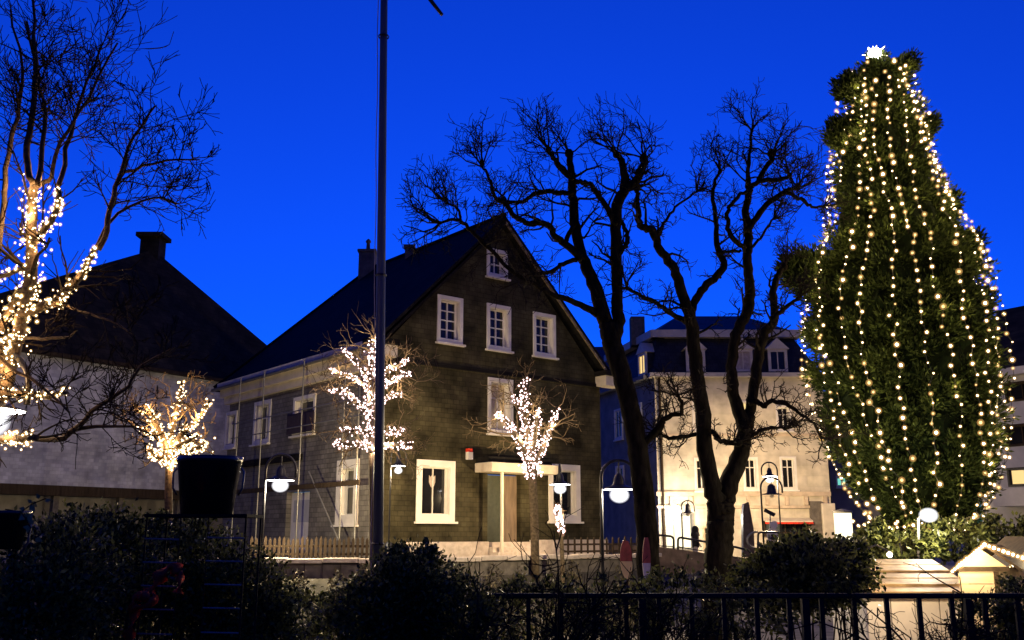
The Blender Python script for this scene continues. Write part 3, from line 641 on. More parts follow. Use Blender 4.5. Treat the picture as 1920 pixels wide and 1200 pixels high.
# ================================================================ PERSON on the ramp (dark hooded coat, pale trousers)
def skin(name, pts, edges, radii, m, parent, sub=2):
    me = bpy.data.meshes.new(name); o0 = org(parent)
    me.from_pydata([tuple(Vector(p) - o0) for p in pts], edges, []); o = bpy.data.objects.new(name, me); link(o, parent); ORG[o.name] = o0
    me.materials.append(m); sm = o.modifiers.new('skin', 'SKIN'); sm.use_smooth_shade = True
    for i, rr in enumerate(radii): me.skin_vertices[0].data[i].radius = rr if hasattr(rr, '__len__') else (rr, rr)
    me.skin_vertices[0].data[0].use_root = True
    s_ = o.modifiers.new('sub', 'SUBSURF'); s_.levels = sub; s_.render_levels = sub
    return o
PYY = 42.2; ph = at(1303, 987, PYY); pz = ph.z - 1.74; X = ph.x
pe_ = thing('person', 'standing person in dark hooded coat and pale trousers before the lit shop', 'person', (X, PYY, pz))
def P(x, y, z): return (X + x, PYY + y, pz + z)
body_pts = [P(0, 0, .95), P(0, 0, 1.2), P(.01, 0, 1.42), P(.015, 0, 1.52), P(.03, 0, 1.63), P(-.02, -.10, .92), P(.02, -.11, .5), P(-.02, -.11, .09), P(.14, -.11, .04), P(-.02, .10, .92), P(-.05, .11, .5), P(-.12, .11, .09), P(.04, .11, .04),
            P(.0, -.19, 1.40), P(-.02, -.26, 1.13), P(.14, -.24, .93), P(.22, -.23, .88), P(.0, .19, 1.40), P(.0, .26, 1.13), P(.18, .22, .98), P(.26, .2, .95)]
body_e = [(0, 1), (1, 2), (2, 3), (3, 4), (0, 5), (5, 6), (6, 7), (7, 8), (0, 9), (9, 10), (10, 11), (11, 12), (2, 13), (13, 14), (14, 15), (15, 16), (2, 17), (17, 18), (18, 19), (19, 20)]
M['trousers'] = mat('trousers', (.40, .34, .32), .85, .2, 9); M['coat'] = mat('coat', (.010, .010, .012), .9, .3, 8); M['skin'] = mat('skin', (.45, .27, .19), .5, .1, 9)
skin('body', body_pts, body_e, [(.13, .16), (.12, .15), (.11, .15), .06, .095, .1, .07, .05, .045, .1, .07, .05, .045, .07, .05, .035, .035, .07, .05, .035, .035], M['trousers'], pe_)
coat_pts = [P(0, 0, .80), P(0, 0, 1.0), P(0, 0, 1.2), P(.01, 0, 1.40), P(.01, 0, 1.5), P(-.0, -.21, 1.40), P(-.02, -.28, 1.13), P(.12, -.26, .95), P(.0, .21, 1.40), P(.0, .28, 1.13), P(.15, .24, 1.0)]
skin('coat', coat_pts, [(0, 1), (1, 2), (2, 3), (3, 4), (3, 5), (5, 6), (6, 7), (3, 8), (8, 9), (9, 10)], [(.17, .21), (.165, .2), (.155, .19), (.14, .19), .1, .09, .075, .055, .09, .075, .055], M['coat'], pe_)
hd = MB(); hd.lathe(P(0, 0, 0), [(.21, 1.34), (.17, 1.46), (.145, 1.54), (.145, 1.64), (.12, 1.72), (.06, 1.765), (.001, 1.775)], 14); hd.build('hood', M['coat'], pe_, True)
MB().ball(P(.085, 0, 1.62), .085, 10, 8, 1.25).build('face', M['skin'], pe_, True)

# ================================================================ STREET LAMPS
def arch_lamp(label, pcx, ydisc, Y, side, lit=True, w=.95, base=-1.1, watts=400, color=PALE, turn=0.0, group='arched street lamps', bell=False):
    """post, half-round arch, a dish shade hung below its crown. side -1: post on the left."""
    c = at(pcx, ydisc, Y); t = thing('street_lamp', label, 'street lamp', (c.x, c.y, base), group)
    ax = Vector((math.cos(turn), math.sin(turn), 0)) * side; hw = w / 2; zc_ = c.z; cc = Vector((c.x, c.y, 0))
    top_ = zc_ + .28
    pts = [cc + ax * hw + Vector((0, 0, base)), cc + ax * hw + Vector((0, 0, top_))]
    for k in range(1, 13):
        a = math.pi * k / 12; pts.append(cc + ax * (hw * math.cos(a)) + Vector((0, 0, top_ + hw * math.sin(a))))
    pts.append(cc - ax * hw + Vector((0, 0, top_ - .22)))
    MB().tube(pts, .038 * w / .95 + .004, 8).build('post', M['metal_dark'], t, True)
    MB().lathe(cc + ax * hw + Vector((0, 0, base)), [(.11, 0), (.11, .5), (.06, .56)], 10).build('post_base', M['metal_dark'], t, True)
    MB().tube([cc + Vector((0, 0, top_ + hw)), cc + Vector((0, 0, zc_ + .3))], .02, 6).build('hanger', M['metal_dark'], t)
    R_ = .44 * w / .95
    prof = [(R_ * .99, -.015), (R_, .0), (R_ * .62, .06), (R_ * .36, .12), (R_ * .32, .26), (R_ * .2, .36), (.03, .40)]
    if bell: prof = [(R_, -.01), (R_, .01), (R_ * .5, .06), (R_ * .44, .2), (R_ * .38, .36), (R_ * .2, .44), (.03, .46)]
    MB().lathe(cc + Vector((0, 0, zc_)), prof, 20).build('lamp_shade', M['metal_dark'], t, True)
    MB().lathe(cc + Vector((0, 0, zc_)), [(.02, -.012), (R_ * .97, -.012)], 20).build('reflector', M['lamp_white'] if lit else M['white_paint'], t)
    if lit:
        gb = MB().ball(cc + Vector((0, 0, zc_ - .11)), .15 * w / .95, 14, 8, .7).build('lamp_globe', M['lamp_white'], t, True)
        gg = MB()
        for q_ in (.17, .19, .21, .23, .25, .27): gg.ball(cc + Vector((0, 0, zc_ - .15)), q_ * w / .95, 18, 10, .8)  # nested glowing shells, a painted halo round the globe
        gg.build('globe_halo', M['halo_lamp'], gb, True)
        lamp('street_light', cc + Vector((0, 0, zc_ - .27)), watts, color, .05, t)
    else:
        MB().ball(cc + Vector((0, 0, zc_ - .05)), .1, 10, 6).build('lamp_globe', M['white_paint'], t, True)
    return t
arch_lamp('lit arched street lamp with glowing dish in front of the scaffolding', 526, 900, 27.0, -1, w=.84, watts=1500, color=(1.0, .84, .52))
arch_lamp('lit arched street lamp beside the leaning trunk', 1161, 917, 25, -1, w=.92, watts=1300, color=(1.0, .84, .52))
arch_lamp('lit street lamp seen edge on before the white ground floor window', 1050, 908, 33.0, 1, w=.78, watts=680, turn=1.45, color=WARM)
arch_lamp('small lit lamp against the slate house corner behind the flagpole', 747, 873, 29.5, -1, w=.46, watts=620, base=.9, color=WARM)
arch_lamp('lit lamp at the left edge below the light wrapped branches', -22, 768, 12.0, -1, w=.95, watts=2000, color=(.86, .9, 1))
arch_lamp('unlit arched street lamp with bell shade in front of the cream building', 1447, 927, 43.5, -1, lit=False, base=.2, bell=True)
arch_lamp('lit street lamp high behind the bell lamp before cream facade', 1443, 893, 45.5, 1, w=.74, watts=3000, base=.3, color=(1, .74, .42))
arch_lamp('small unlit bell lamp left of the standing person', 1290, 962, 47.0, -1, lit=False, w=.62, base=.3, bell=True)
wl_ = thing('wall_lamp', 'round glowing lamp above the lit shop window', 'wall lamp', at(1266, 958, 51.2))
MB().ball(at(1266, 958, 51.2), .3, 14, 8).build('lamp_globe', M['lamp_white'], wl_, True)
MB().tube([at(1266, 958, 51.4), at(1266, 958, 52)], .04, 6).build('bracket', M['metal_dark'], wl_)
lamp('wall_light', at(1266, 965, 50.2), 420, PALE, .2, wl_)
fl = thing('flood_lamp', 'bright flood lamp on thin pole under the fir tree', 'lamp', at(1722, 1100, 20.5))
MB().tube([at(1722, 1120, 20.5), at(1722, 972, 20.5), at(1738, 962, 20.5)], .03, 6).build('pole', M['metal_grey'], fl)
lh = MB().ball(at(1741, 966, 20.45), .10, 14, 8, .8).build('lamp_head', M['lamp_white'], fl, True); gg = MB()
for q_ in (.12, .135, .15, .165, .18, .195): gg.ball(at(1741, 966, 20.45), q_, 18, 10, .8)  # painted halo round the lamp head, built as glowing shells
gg.build('head_halo', M['halo_lamp'], lh, True)
lamp('flood_light', at(1741, 972, 19.9), 320, PALE, .15, fl)

# ================================================================ FLAGPOLE
fp = thing('flagpole', 'tall grey flagpole with rope rising past the top of the picture', 'flagpole', at(707, 1200, 17))
pb, pt = at(707, 1190, 17), at(723, -260, 17)
MB().tube([pb, pb.lerp(pt, .3), pb.lerp(pt, .7), pt], [.092, .085, .072, .062], 14).build('pole', M['pole_grey'], fp, True)
rb = [pb.lerp(pt, f) + Vector((-.11 + .01 * math.sin(f * 40), -.03, 0)) for f in np.linspace(.02, 1, 24)]
MB().tube(rb, .008, 5).build('rope', M['stone_pale'], fp)
MB().tube([pt, at(760, -120, 17), at(807, 0, 17), at(829, 28, 17)], [.05, .045, .042, .035], 8).build('arm', M['metal_dark'], fp, True)
for f in (.1, .42, .74): MB().lathe(pb.lerp(pt, f), [(.1, -.02), (.11, 0), (.1, .02)], 12).build('pole_band', M['metal_dark'], fp)

# ================================================================ BARE TREES
def jitter(v, s): return v + Vector((random.gauss(0, s), random.gauss(0, s), random.gauss(0, s)))
def smooth_line(pts, sub=3):
    out = []; n = len(pts)
    for i in range(n - 1):
        p0, p1, p2, p3 = pts[max(i - 1, 0)], pts[i], pts[i + 1], pts[min(i + 2, n - 1)]
        for k in range(sub):
            t = k / sub
            out.append(.5 * ((2 * p1) + (p2 - p0) * t + (2 * p0 - 5 * p1 + 4 * p2 - p3) * t * t + (3 * p1 - p0 - 3 * p2 + p3) * t ** 3))
    out.append(pts[-1]); return out
def limb(mb, spec, Y, dys=None, sub=3, n=8, wob=.0, rough=.0):
    """spec: (px, py, half-width px) list; dys: depth offsets. Returns world polyline and radii."""
    P_ = []; R_ = []
    for i, (px, py, hw) in enumerate(spec):
        y = Y + (dys[i] if dys else 0); P_.append(at(px, py, y)); R_.append(hw * y / FPX)
    L = smooth_line(P_, sub); rr = [R_[min(i // sub, len(R_) - 1)] + (R_[min(i // sub + 1, len(R_) - 1)] - R_[min(i // sub, len(R_) - 1)]) * ((i % sub) / sub) for i in range(len(L))]
    if wob: L = [jitter(p, wob) for p in L]
    mb.tube(L, rr, n, rough=rough); return L, rr
def grow(mb, p, d, length, r, level, bend=.35, up=.12, n=4, kids=(3, 5), minr=.004, fork=.55, sweep=.75):
    seg = 4 if level > 0 else 3; pts = [p]; dd = d.normalized()
    for k in range(seg):
        dd = (dd + Vector((random.gauss(0, bend), random.gauss(0, bend), random.gauss(0, bend) + up))).normalized()
        pts.append(pts[-1] + dd * (length / seg))
    mb.tube(pts, [max(minr, r * (1 - .6 * i / seg)) for i in range(seg + 1)], n if r > .02 else 3, cap=False)
    if level <= 0: return
    for _ in range(random.randint(*kids)):
        f = random.uniform(.25, 1.0) * seg; i = min(int(f), seg - 1); q = pts[i].lerp(pts[i + 1], f - i)
        ax = (pts[i + 1] - pts[i]).normalized(); s = ax.orthogonal().normalized(); s2 = ax.cross(s); a = random.uniform(0, 2 * math.pi)
        nd = ax * (1 - sweep * .5) + (s * math.cos(a) + s2 * math.sin(a)) * sweep
        grow(mb, q, nd, length * random.uniform(fork * .7, fork * 1.2), max(minr, r * .5), level - 1, bend, up, n, kids, minr, fork, sweep)
def sprout(mb, L, rr, count, length, level, f0=.3, **kw):
    for _ in range(count):
        f = random.uniform(f0, 1.0) * (len(L) - 1); i = min(int(f), len(L) - 2); q = L[i].lerp(L[i + 1], f - i)
        ax = (L[i + 1] - L[i]).normalized(); s = ax.orthogonal().normalized(); s2 = ax.cross(s); a = random.uniform(0, 2 * math.pi)
        d = (s * math.cos(a) + s2 * math.sin(a)) + ax * .5 + Vector((0, 0, .25))
        grow(mb, q, d, length * random.uniform(.6, 1.2), min(.035, max(.009, rr[i] * .4)), level, **kw)
def dz(n, amp): return [amp * math.sin(i * 1.3 + amp * 7) for i in range(n)]

def big_tree(label, Y, trunk, limbs, base_px):
    t = thing('bare_tree', label, 'tree', at(base_px[0], base_px[1], Y), 'tall bare pollarded trees on the square')
    tr = MB(); limb(tr, trunk, Y, n=16, sub=9, rough=.045, wob=.01); tr.build('trunk', M['bark'], t, True)
    lm = MB(); tw = MB()
    for spec, depth, cnt, ln, lev in limbs:
        L, rr = limb(lm, spec, Y, [depth * i / (len(spec) - 1) for i in range(len(spec))], n=10, sub=5, wob=.014, rough=.07)
        if cnt: sprout(tw, L, rr, cnt, ln, lev, bend=.33, kids=(3, 5), minr=.0065, up=.06)
        if lev >= 2:
            for _ in range(7):                                        # knuckle of shoots at the tip
                d = (L[-1] - L[-2]).normalized(); grow(tw, L[-1], jitter(d, .6) + Vector((0, 0, .45)), ln * random.uniform(.7, 1.3), .022, lev, bend=.28, kids=(3, 5), minr=.0065, up=.08)
            lm.ball(L[-1], rr[-1] * 1.6, 7, 5)
    lm.build('limbs', M['bark'], t, True); o = tw.build('twigs', M['twig'], t); o['kind'] = 'stuff'
    return t
T1 = [
 ([(1135, 605, 15), (1110, 527, 13), (1093, 483, 11), (1080, 427, 10), (1075, 377, 9), (1072, 333, 8), (1068, 287, 6)], .6, 7, 1.0, 2),
 ([(1072, 335, 7), (1055, 318, 7), (1040, 300, 5), (1028, 280, 4)], -.5, 5, .95, 2),
 ([(1092, 488, 9), (1060, 457, 7), (1040, 443, 6.5), (1033, 427, 6), (1017, 418, 6), (987, 417, 5.5), (963, 403, 5), (947, 380, 5), (930, 373, 4), (917, 333, 3), (905, 315, 2)], -1.2, 12, .85, 2),
 ([(1060, 455, 5), (1073, 427, 4.5), (1078, 405, 4)], .3, 2, .6, 1),
 ([(1072, 363, 5), (1040, 360, 5), (1007, 362, 4.5), (980, 377, 4), (953, 380, 3)], .9, 9, .85, 2),
 ([(1082, 487, 5), (1057, 493, 4.5), (1033, 510, 4), (1008, 514, 3.5)], -.6, 6, .75, 2),
 ([(1120, 588, 8), (1080, 567, 6), (1037, 552, 5), (1000, 532, 4), (955, 505, 4), (921, 468, 4), (883, 433, 4), (863, 413, 3.5), (827, 417, 2.5)], -2.2, 15, .85, 2),
 ([(863, 413, 3), (860, 393, 2.5), (838, 380, 2)], -.3, 4, .7, 2),
 ([(1148, 640, 15), (1160, 600, 13), (1157, 553, 11), (1155, 460, 11), (1157, 387, 11), (1170, 353, 10), (1167, 307, 7), (1157, 290, 5)], .2, 8, .95, 2),
 ([(1168, 362, 8), (1185, 345, 8), (1197, 333, 8), (1210, 297, 6)], .4, 5, .95, 2),
 ([(1154, 418, 6), (1148, 407, 6), (1130, 377, 5.5), (1113, 353, 5), (1097, 342, 5), (1080, 340, 5)], -.3, 5, .7, 1),
 ([(1160, 478, 5), (1167, 468, 5), (1177, 450, 5), (1170, 427, 4), (1160, 408, 4)], .2, 2, .5, 1),
 ([(1190, 850, 6), (1230, 807, 7), (1250, 782, 5), (1275, 775, 4), (1279, 757, 3.5), (1272, 740, 3)], -.8, 10, .6, 2),
]
big_tree('tall bare tree with thick leaning trunk beside the slate gable', 20.5, [(1222, 1240, 27), (1218, 1130, 23), (1213, 1000, 20), (1197, 850, 19), (1175, 740, 18), (1147, 640, 19), (1137, 600, 15)], T1, (1222, 1240))
T2 = [
 ([(1349, 1010, 17), (1346, 960, 18), (1335, 915, 17), (1325, 860, 15), (1315, 760, 14), (1305, 690, 13), (1295, 600, 12), (1277, 543, 10), (1260, 497, 9), (1233, 460, 8), (1222, 430, 8), (1200, 423, 7), (1197, 387, 5), (1193, 355, 4)], -.8, 12, .8, 2),
 ([(1294, 592, 8), (1310, 553, 8), (1337, 523, 7.5), (1357, 497, 7), (1347, 467, 6), (1342, 413, 4.5), (1338, 353, 3.5), (1350, 320, 3)], .5, 11, .8, 2),
 ([(1233, 455, 3.5), (1245, 420, 3), (1265, 390, 2.5), (1305, 360, 2)], .8, 6, .7, 2),
 ([(1290, 605, 6), (1262, 590, 5), (1230, 570, 4.5), (1175, 540, 3)], -1, 9, .7, 2),
 ([(1351, 1010, 17), (1355, 960, 18), (1366, 915, 17), (1388, 850, 16), (1397, 805, 14), (1378, 750, 11), (1372, 700, 10.5), (1375, 650, 10), (1385, 615, 10), (1400, 590, 10), (1407, 553, 9.5), (1402, 493, 9), (1402, 460, 9), (1403, 427, 8.5), (1398, 393, 7), (1405, 357, 7), (1403, 320, 4), (1410, 247, 2.5)], .4, 14, .85, 2),
 ([(1397, 808, 13), (1404, 790, 11), (1410, 750, 10), (1417, 700, 10), (1422, 662, 10), (1437, 620, 9), (1452, 595, 8), (1450, 550, 7), (1457, 520, 6), (1470, 500, 5)], .9, 8, .7, 2),
 ([(1404, 430, 6), (1433, 390, 6), (1470, 360, 5), (1493, 352, 3)], .5, 8, .8, 2),
 ([(1470, 360, 4), (1503, 373, 4), (1520, 387, 3), (1543, 387, 2)], .3, 6, .6, 2),
 ([(1405, 357, 5), (1423, 340, 5), (1467, 335, 4), (1480, 328, 3)], -.5, 6, .75, 2),
 ([(1423, 338, 5), (1443, 303, 5), (1447, 287, 6)], .1, 5, .8, 2),
 ([(1398, 465, 5), (1373, 447, 5), (1363, 413, 4.5), (1370, 383, 4), (1400, 357, 3.5)], -.3, 5, .6, 1),
 ([(1390, 470, 3), (1360, 473, 3), (1345, 475, 2.5)], 0, 2, .4, 1),
 ([(1408, 465, 3), (1430, 440, 2.5), (1450, 410, 2)], .3, 5, .6, 2),
 ([(1315, 815, 5), (1300, 815, 4), (1275, 821, 4), (1250, 820, 3.5), (1235, 812, 3)], -.6, 10, .55, 2),
 ([(1325, 806, 6), (1340, 812, 5), (1352, 827, 5), (1382, 832, 5)], -.2, 6, .5, 2),
 ([(1408, 758, 5), (1420, 752, 5), (1432, 762, 4.5), (1445, 752, 4.5), (1475, 757, 4), (1500, 775, 3), (1525, 795, 2.5), (1540, 820, 2)], -.6, 14, .55, 2),
 ([(1398, 820, 4), (1410, 815, 4), (1432, 805, 3.5), (1470, 802, 2.5)], -.4, 9, .5, 2),
 ([(1448, 600, 5), (1475, 575, 4), (1495, 560, 3)], -.2, 5, .6, 2),
]
big_tree('tall bare tree whose trunk forks low before the cream building', 21.5, [(1343, 1240, 29), (1345, 1100, 26), (1350, 1000, 25), (1352, 960, 25), (1353, 935, 20)], T2, (1343, 1240))

# ---- trees wrapped in light strings
def bulbs_on(mb, L, rr, per_m, spread, size, zs=1.0):
    tot = 0; pos = []; sh = mb.shell
    for i in range(len(L) - 1):
        seg = (L[i + 1] - L[i]).length; k = np.random.poisson(seg * per_m)
        for _ in range(k):
            p = L[i].lerp(L[i + 1], random.random()); v = Vector((random.gauss(0, 1), random.gauss(0, 1), random.gauss(0, 1))).normalized()
            p = p + v * (rr[i] + abs(random.gauss(0, spread * .75))); pos.append(p)
            r = size * random.choice((.55, .7, .8, 1, 1, 1.35)); a = random.uniform(0, 1)
            sh.ball(p, r * 1.6, 6, 4); sh.ball(p, r * 2.3, 6, 4)  # two glowing shells per bulb paint its halo
            mb.add([p + Vector((r, 0, 0)), p + Vector((0, r, 0)), p - Vector((r, 0, 0)), p - Vector((0, r, 0)), p + Vector((0, 0, r)), p - Vector((0, 0, r))],
                   [(0, 1, 4), (1, 2, 4), (2, 3, 4), (3, 0, 4), (1, 0, 5), (2, 1, 5), (3, 2, 5), (0, 3, 5)])
    return pos
def helix(mb, L, rr):
    pts = []; a = 0
    for i in range(len(L) - 1):
        for k in range(4):
            p = L[i].lerp(L[i + 1], k / 4); d = (L[i + 1] - L[i]).normalized(); u = d.orthogonal().normalized(); w = d.cross(u); a += .9
            pts.append(p + (u * math.cos(a) + w * math.sin(a)) * (rr[i] + .012))
    if len(pts) > 1: mb.tube(pts, .006, 3, cap=False)
np.random.seed(5)
def lit_tree(tlabel, slabel, Y, trunk, limbs, base_px, bulb_mat, size, watts, color, lights, twigs, pale=True, group='small trees wrapped in lights'):
    t = thing('street_tree', tlabel, 'tree', at(base_px[0], base_px[1], Y), group)
    tr = MB(); Lt, rt = limb(tr, trunk, Y, n=10); tr.build('trunk', M['bark_pale'], t, True)
    s = thing('light_string', slabel, 'light string', at(base_px[0], base_px[1] - 3, Y), 'light strings wound round the trees')
    lm = MB(); tw = MB(); bb = MB(); bb.shell = MB(); cb_ = MB(); allp = []
    for spec, depth, lit_m, spread, cnt, ln, lev in limbs:
        L, rr = limb(lm, spec, Y, [depth * i / (len(spec) - 1) for i in range(len(spec))], n=6, wob=.012)
        if cnt: sprout(tw, L, rr, cnt, ln, lev, **twigs)
        if lit_m: allp += bulbs_on(bb, L, rr, lit_m, spread, size); helix(cb_, L, rr)
    lm.build('limbs', M['bark_pale'], t, True); o = tw.build('twigs', M['twig_pale'] if pale else M['twig'], t); o['kind'] = 'stuff'
    cb_.build('cable', M['cable'], s); o = bb.build('bulbs', bulb_mat, s); o['kind'] = 'stuff'
    q = bb.shell.build('bulb_halo', M['halo_warm'] if bulb_mat is M['bulb_warm'] else M['halo_pink'], o, True); q['kind'] = 'stuff'
    random.shuffle(allp)
    for p in allp[:lights]: lamp('string_light', jitter(p, .06) + Vector((0, -.12, 0)), watts, color, .06, s)
TW = dict(bend=.25, kids=(3, 4), minr=.006, up=.03)
WA = (1.0, .58, .26); PK = (1.0, .76, .55)
A_limbs = [
 ([(15, 720, 12), (30, 640, 12), (45, 580, 12), (57, 520, 12), (60, 450, 10), (62, 380, 9), (62, 340, 8)], .2, 95, .10, 6, .8, 2),
 ([(62, 340, 7), (50, 310, 6.5), (54, 250, 6), (64, 180, 5.5), (68, 110, 5), (62, 40, 3), (70, -60, 2)], .4, 0, 0, 19, 0.89, 2),
 ([(72, 350, 6), (78, 300, 5), (84, 210, 4), (70, 140, 3), (48, 40, 2.5)], .5, 0, 0, 12, 0.80, 2),
 ([(62, 450, 8), (85, 430, 7), (103, 400, 6), (110, 350, 5)], -.3, 80, .07, 4, .6, 1),
 ([(110, 350, 5), (125, 280, 4.5), (150, 190, 3), (190, 90, 2)], .3, 0, 0, 17, 0.85, 2),
 ([(75, 345, 5), (95, 330, 4.5), (115, 270, 4), (165, 180, 3), (220, 80, 2)], -.5, 0, 0, 17, 0.80, 2),
 ([(30, 590, 8), (80, 575, 8), (110, 560, 7.5), (145, 525, 7), (165, 490, 6), (180, 468, 6)], -.6, 75, .06, 5, .6, 1),
 ([(180, 468, 6), (200, 430, 5.5), (212, 370, 5), (228, 320, 4), (250, 255, 3), (290, 200, 2)], -.3, 0, 0, 17, 0.76, 2),
 ([(225, 330, 3.5), (270, 310, 3), (330, 300, 2), (375, 300, 1.3)], -.2, 0, 0, 11, 0.54, 2),
 ([(170, 480, 3.5), (220, 400, 3), (290, 370, 2), (330, 385, 1.5)], .3, 0, 0, 11, 0.54, 2),
 ([(-5, 470, 6), (5, 400, 5), (12, 340, 5), (20, 260, 4.5), (32, 200, 4), (45, 130, 3), (20, 20, 2)], .6, 0, 0, 12, 0.80, 2),
 ([(0, 620, 7), (30, 560, 6), (55, 545, 6)], .2, 80, .07, 2, .5, 1),
 ([(-30, 560, 6), (0, 520, 5), (45, 505, 5)], .3, 60, .06, 2, .5, 1),
 ([(10, 700, 9), (0, 660, 9), (20, 640, 7), (32, 640, 6)], -.3, 90, .09, 2, .5, 1),
 ([(-40, 750, 8), (10, 738, 7), (70, 740, 6), (125, 738, 4)], -.5, 62, .05, 10, .55, 1),
 ([(-40, 830, 9), (20, 822, 8), (70, 820, 7)], -.5, 80, .06, 4, .5, 1),
 ([(70, 820, 7), (120, 820, 6), (160, 783, 4.5), (200, 752, 4), (240, 723, 3.5), (267, 687, 2.5), (333, 647, 1.5)], -.5, 0, 0, 15, 0.49, 2),
 ([(120, 820, 5), (150, 803, 4), (200, 800, 3), (260, 800, 2), (300, 830, 1.5)], -.3, 0, 0, 13, 0.49, 2),
 ([(100, 560, 3), (150, 585, 2.5), (200, 600, 2), (255, 630, 1.5)], -.8, 0, 0, 13, 0.49, 2),
 ([(30, 630, 3), (80, 635, 3), (130, 630, 2.5), (145, 615, 1.5)], -.8, 0, 0, 6, 0.36, 2),
 ([(-30, 650, 4), (20, 690, 3.5), (70, 720, 3), (130, 770, 2)], -.8, 0, 0, 13, 0.49, 2),
]
lit_tree('large bare tree at the left edge with lights on its lower limbs', 'warm white lights wound up the large tree at the left edge', 12.0, [(-75, 1200, 22), (-72, 1000, 20), (-50, 850, 17), (-12, 770, 15), (15, 715, 13)], A_limbs, (-10, 1240), M['bulb_warm'], .0125, 14, WA, 18, dict(bend=.17, kids=(3, 5), minr=.005, up=.07, sweep=.62), False)
B_limbs = [
 ([(318, 880, 7), (308, 835, 6), (292, 790, 5), (268, 758, 3)], -.3, 75, .09, 7, .7, 2),
 ([(308, 835, 5), (285, 810, 4), (262, 802, 3)], -.4, 70, .07, 4, .6, 2),
 ([(318, 850, 6), (322, 800, 5), (334, 760, 4), (342, 716, 3)], .2, 75, .08, 6, .7, 2),
 ([(322, 850, 6), (345, 808, 5), (370, 788, 4), (394, 752, 3)], -.2, 70, .055, 7, .7, 2),
 ([(318, 868, 6), (345, 850, 5), (385, 832, 4)], -.4, 130, .10, 5, .5, 1),
 ([(318, 868, 6), (298, 858, 5), (280, 842, 4)], -.4, 150, .10, 4, .5, 1),
 ([(318, 862, 6), (330, 840, 5), (352, 828, 4), (370, 815, 3)], -.6, 90, .10, 4, .5, 1),
]
lit_tree('small street tree wrapped in lights behind the black tub', 'bright warm lights fanned over the small tree behind the black tub', 20.0, [(318, 1120, 8), (317, 1000, 7), (316, 930, 7), (318, 870, 7)], B_limbs, (318, 1140), M['bulb_warm'], .0165, 45, WA, 8, TW)
C_limbs = [
 ([(698, 850, 7), (698, 780, 7), (696, 720, 6), (698, 660, 3), (702, 640, 2)], 0, 110, .14, 8, .9, 2),
 ([(698, 835, 5), (665, 832, 4), (626, 834, 3)], -.4, 85, .06, 6, .8, 2),
 ([(698, 838, 5), (735, 834, 4), (772, 834, 3)], -.4, 85, .06, 6, .8, 2),
 ([(698, 815, 5), (668, 808, 4), (640, 806, 3)], .4, 55, .06, 5, .7, 2),
 ([(698, 820, 5), (728, 812, 4), (758, 808, 3)], .4, 70, .08, 5, .7, 2),
 ([(697, 780, 5), (672, 758, 4), (648, 735, 3.5), (620, 732, 2.5)], -.3, 75, .07, 7, .8, 2),
 ([(697, 740, 4), (670, 712, 3.5), (640, 702, 3), (622, 696, 2)], .3, 60, .06, 6, .8, 2),
 ([(697, 720, 4), (675, 685, 3), (655, 668, 2.5), (645, 655, 2)], -.3, 60, .05, 5, .7, 2),
 ([(699, 770, 5), (728, 745, 4), (752, 738, 3)], .2, 50, .06, 5, .7, 2),
 ([(699, 735, 4), (730, 715, 3.5), (755, 705, 3), (772, 700, 2)], -.3, 60, .06, 7, .9, 2),
 ([(699, 720, 4), (728, 692, 3.5), (748, 685, 3), (760, 676, 2)], .3, 55, .05, 5, .8, 2),
]
lit_tree('small street tree thick with lights right behind the flagpole', 'dense white lights in tiers on the tree behind the flagpole', 25.5, [(698, 1130, 6), (698, 980, 6), (698, 850, 7)], C_limbs, (698, 1140), M['bulb_pink'], .0185, 48, PK, 10, TW)
D_limbs = [
 ([(996, 880, 9), (978, 835, 6), (955, 798, 5), (932, 776, 3)], -.2, 75, .06, 7, 1.0, 2),
 ([(996, 880, 8), (990, 820, 6), (982, 770, 5), (984, 712, 3)], .2, 75, .10, 7, 1.0, 2),
 ([(997, 870, 6), (1003, 820, 5), (1006, 785, 4), (1008, 765, 2)], -.3, 60, .06, 4, .8, 2),
 ([(998, 880, 8), (1020, 835, 5), (1034, 800, 4), (1046, 765, 3)], .2, 65, .055, 7, 1.0, 2),
 ([(985, 745, 3), (975, 755, 3), (962, 745, 2)], 0, 40, .05, 3, .8, 2),
 ([(998, 895, 10), (996, 870, 10), (995, 845, 8)], 0, 190, .12, 1, .5, 1),
]
lit_tree('small street tree with three lit limbs in front of the entrance canopy', 'white lights on the forked tree in front of the entrance canopy', 30.0, [(1004, 1090, 8), (1002, 980, 8), (998, 890, 8)], D_limbs, (1004, 1100), M['bulb_pink'], .0195, 34, PK, 7, TW)
E_limbs = [([(1052, 1000, 4), (1049, 975, 4), (1047, 950, 3)], 0, 150, .05, 5, .4, 1)]
lit_tree('slim young stem under the edge on street lamp', 'short column of white lights under the edge on lamp', 29.0, [(1056, 1110, 4), (1054, 1040, 4), (1052, 998, 4)], E_limbs, (1056, 1110), M['bulb_pink'], .024, 40, PK, 1, TW)

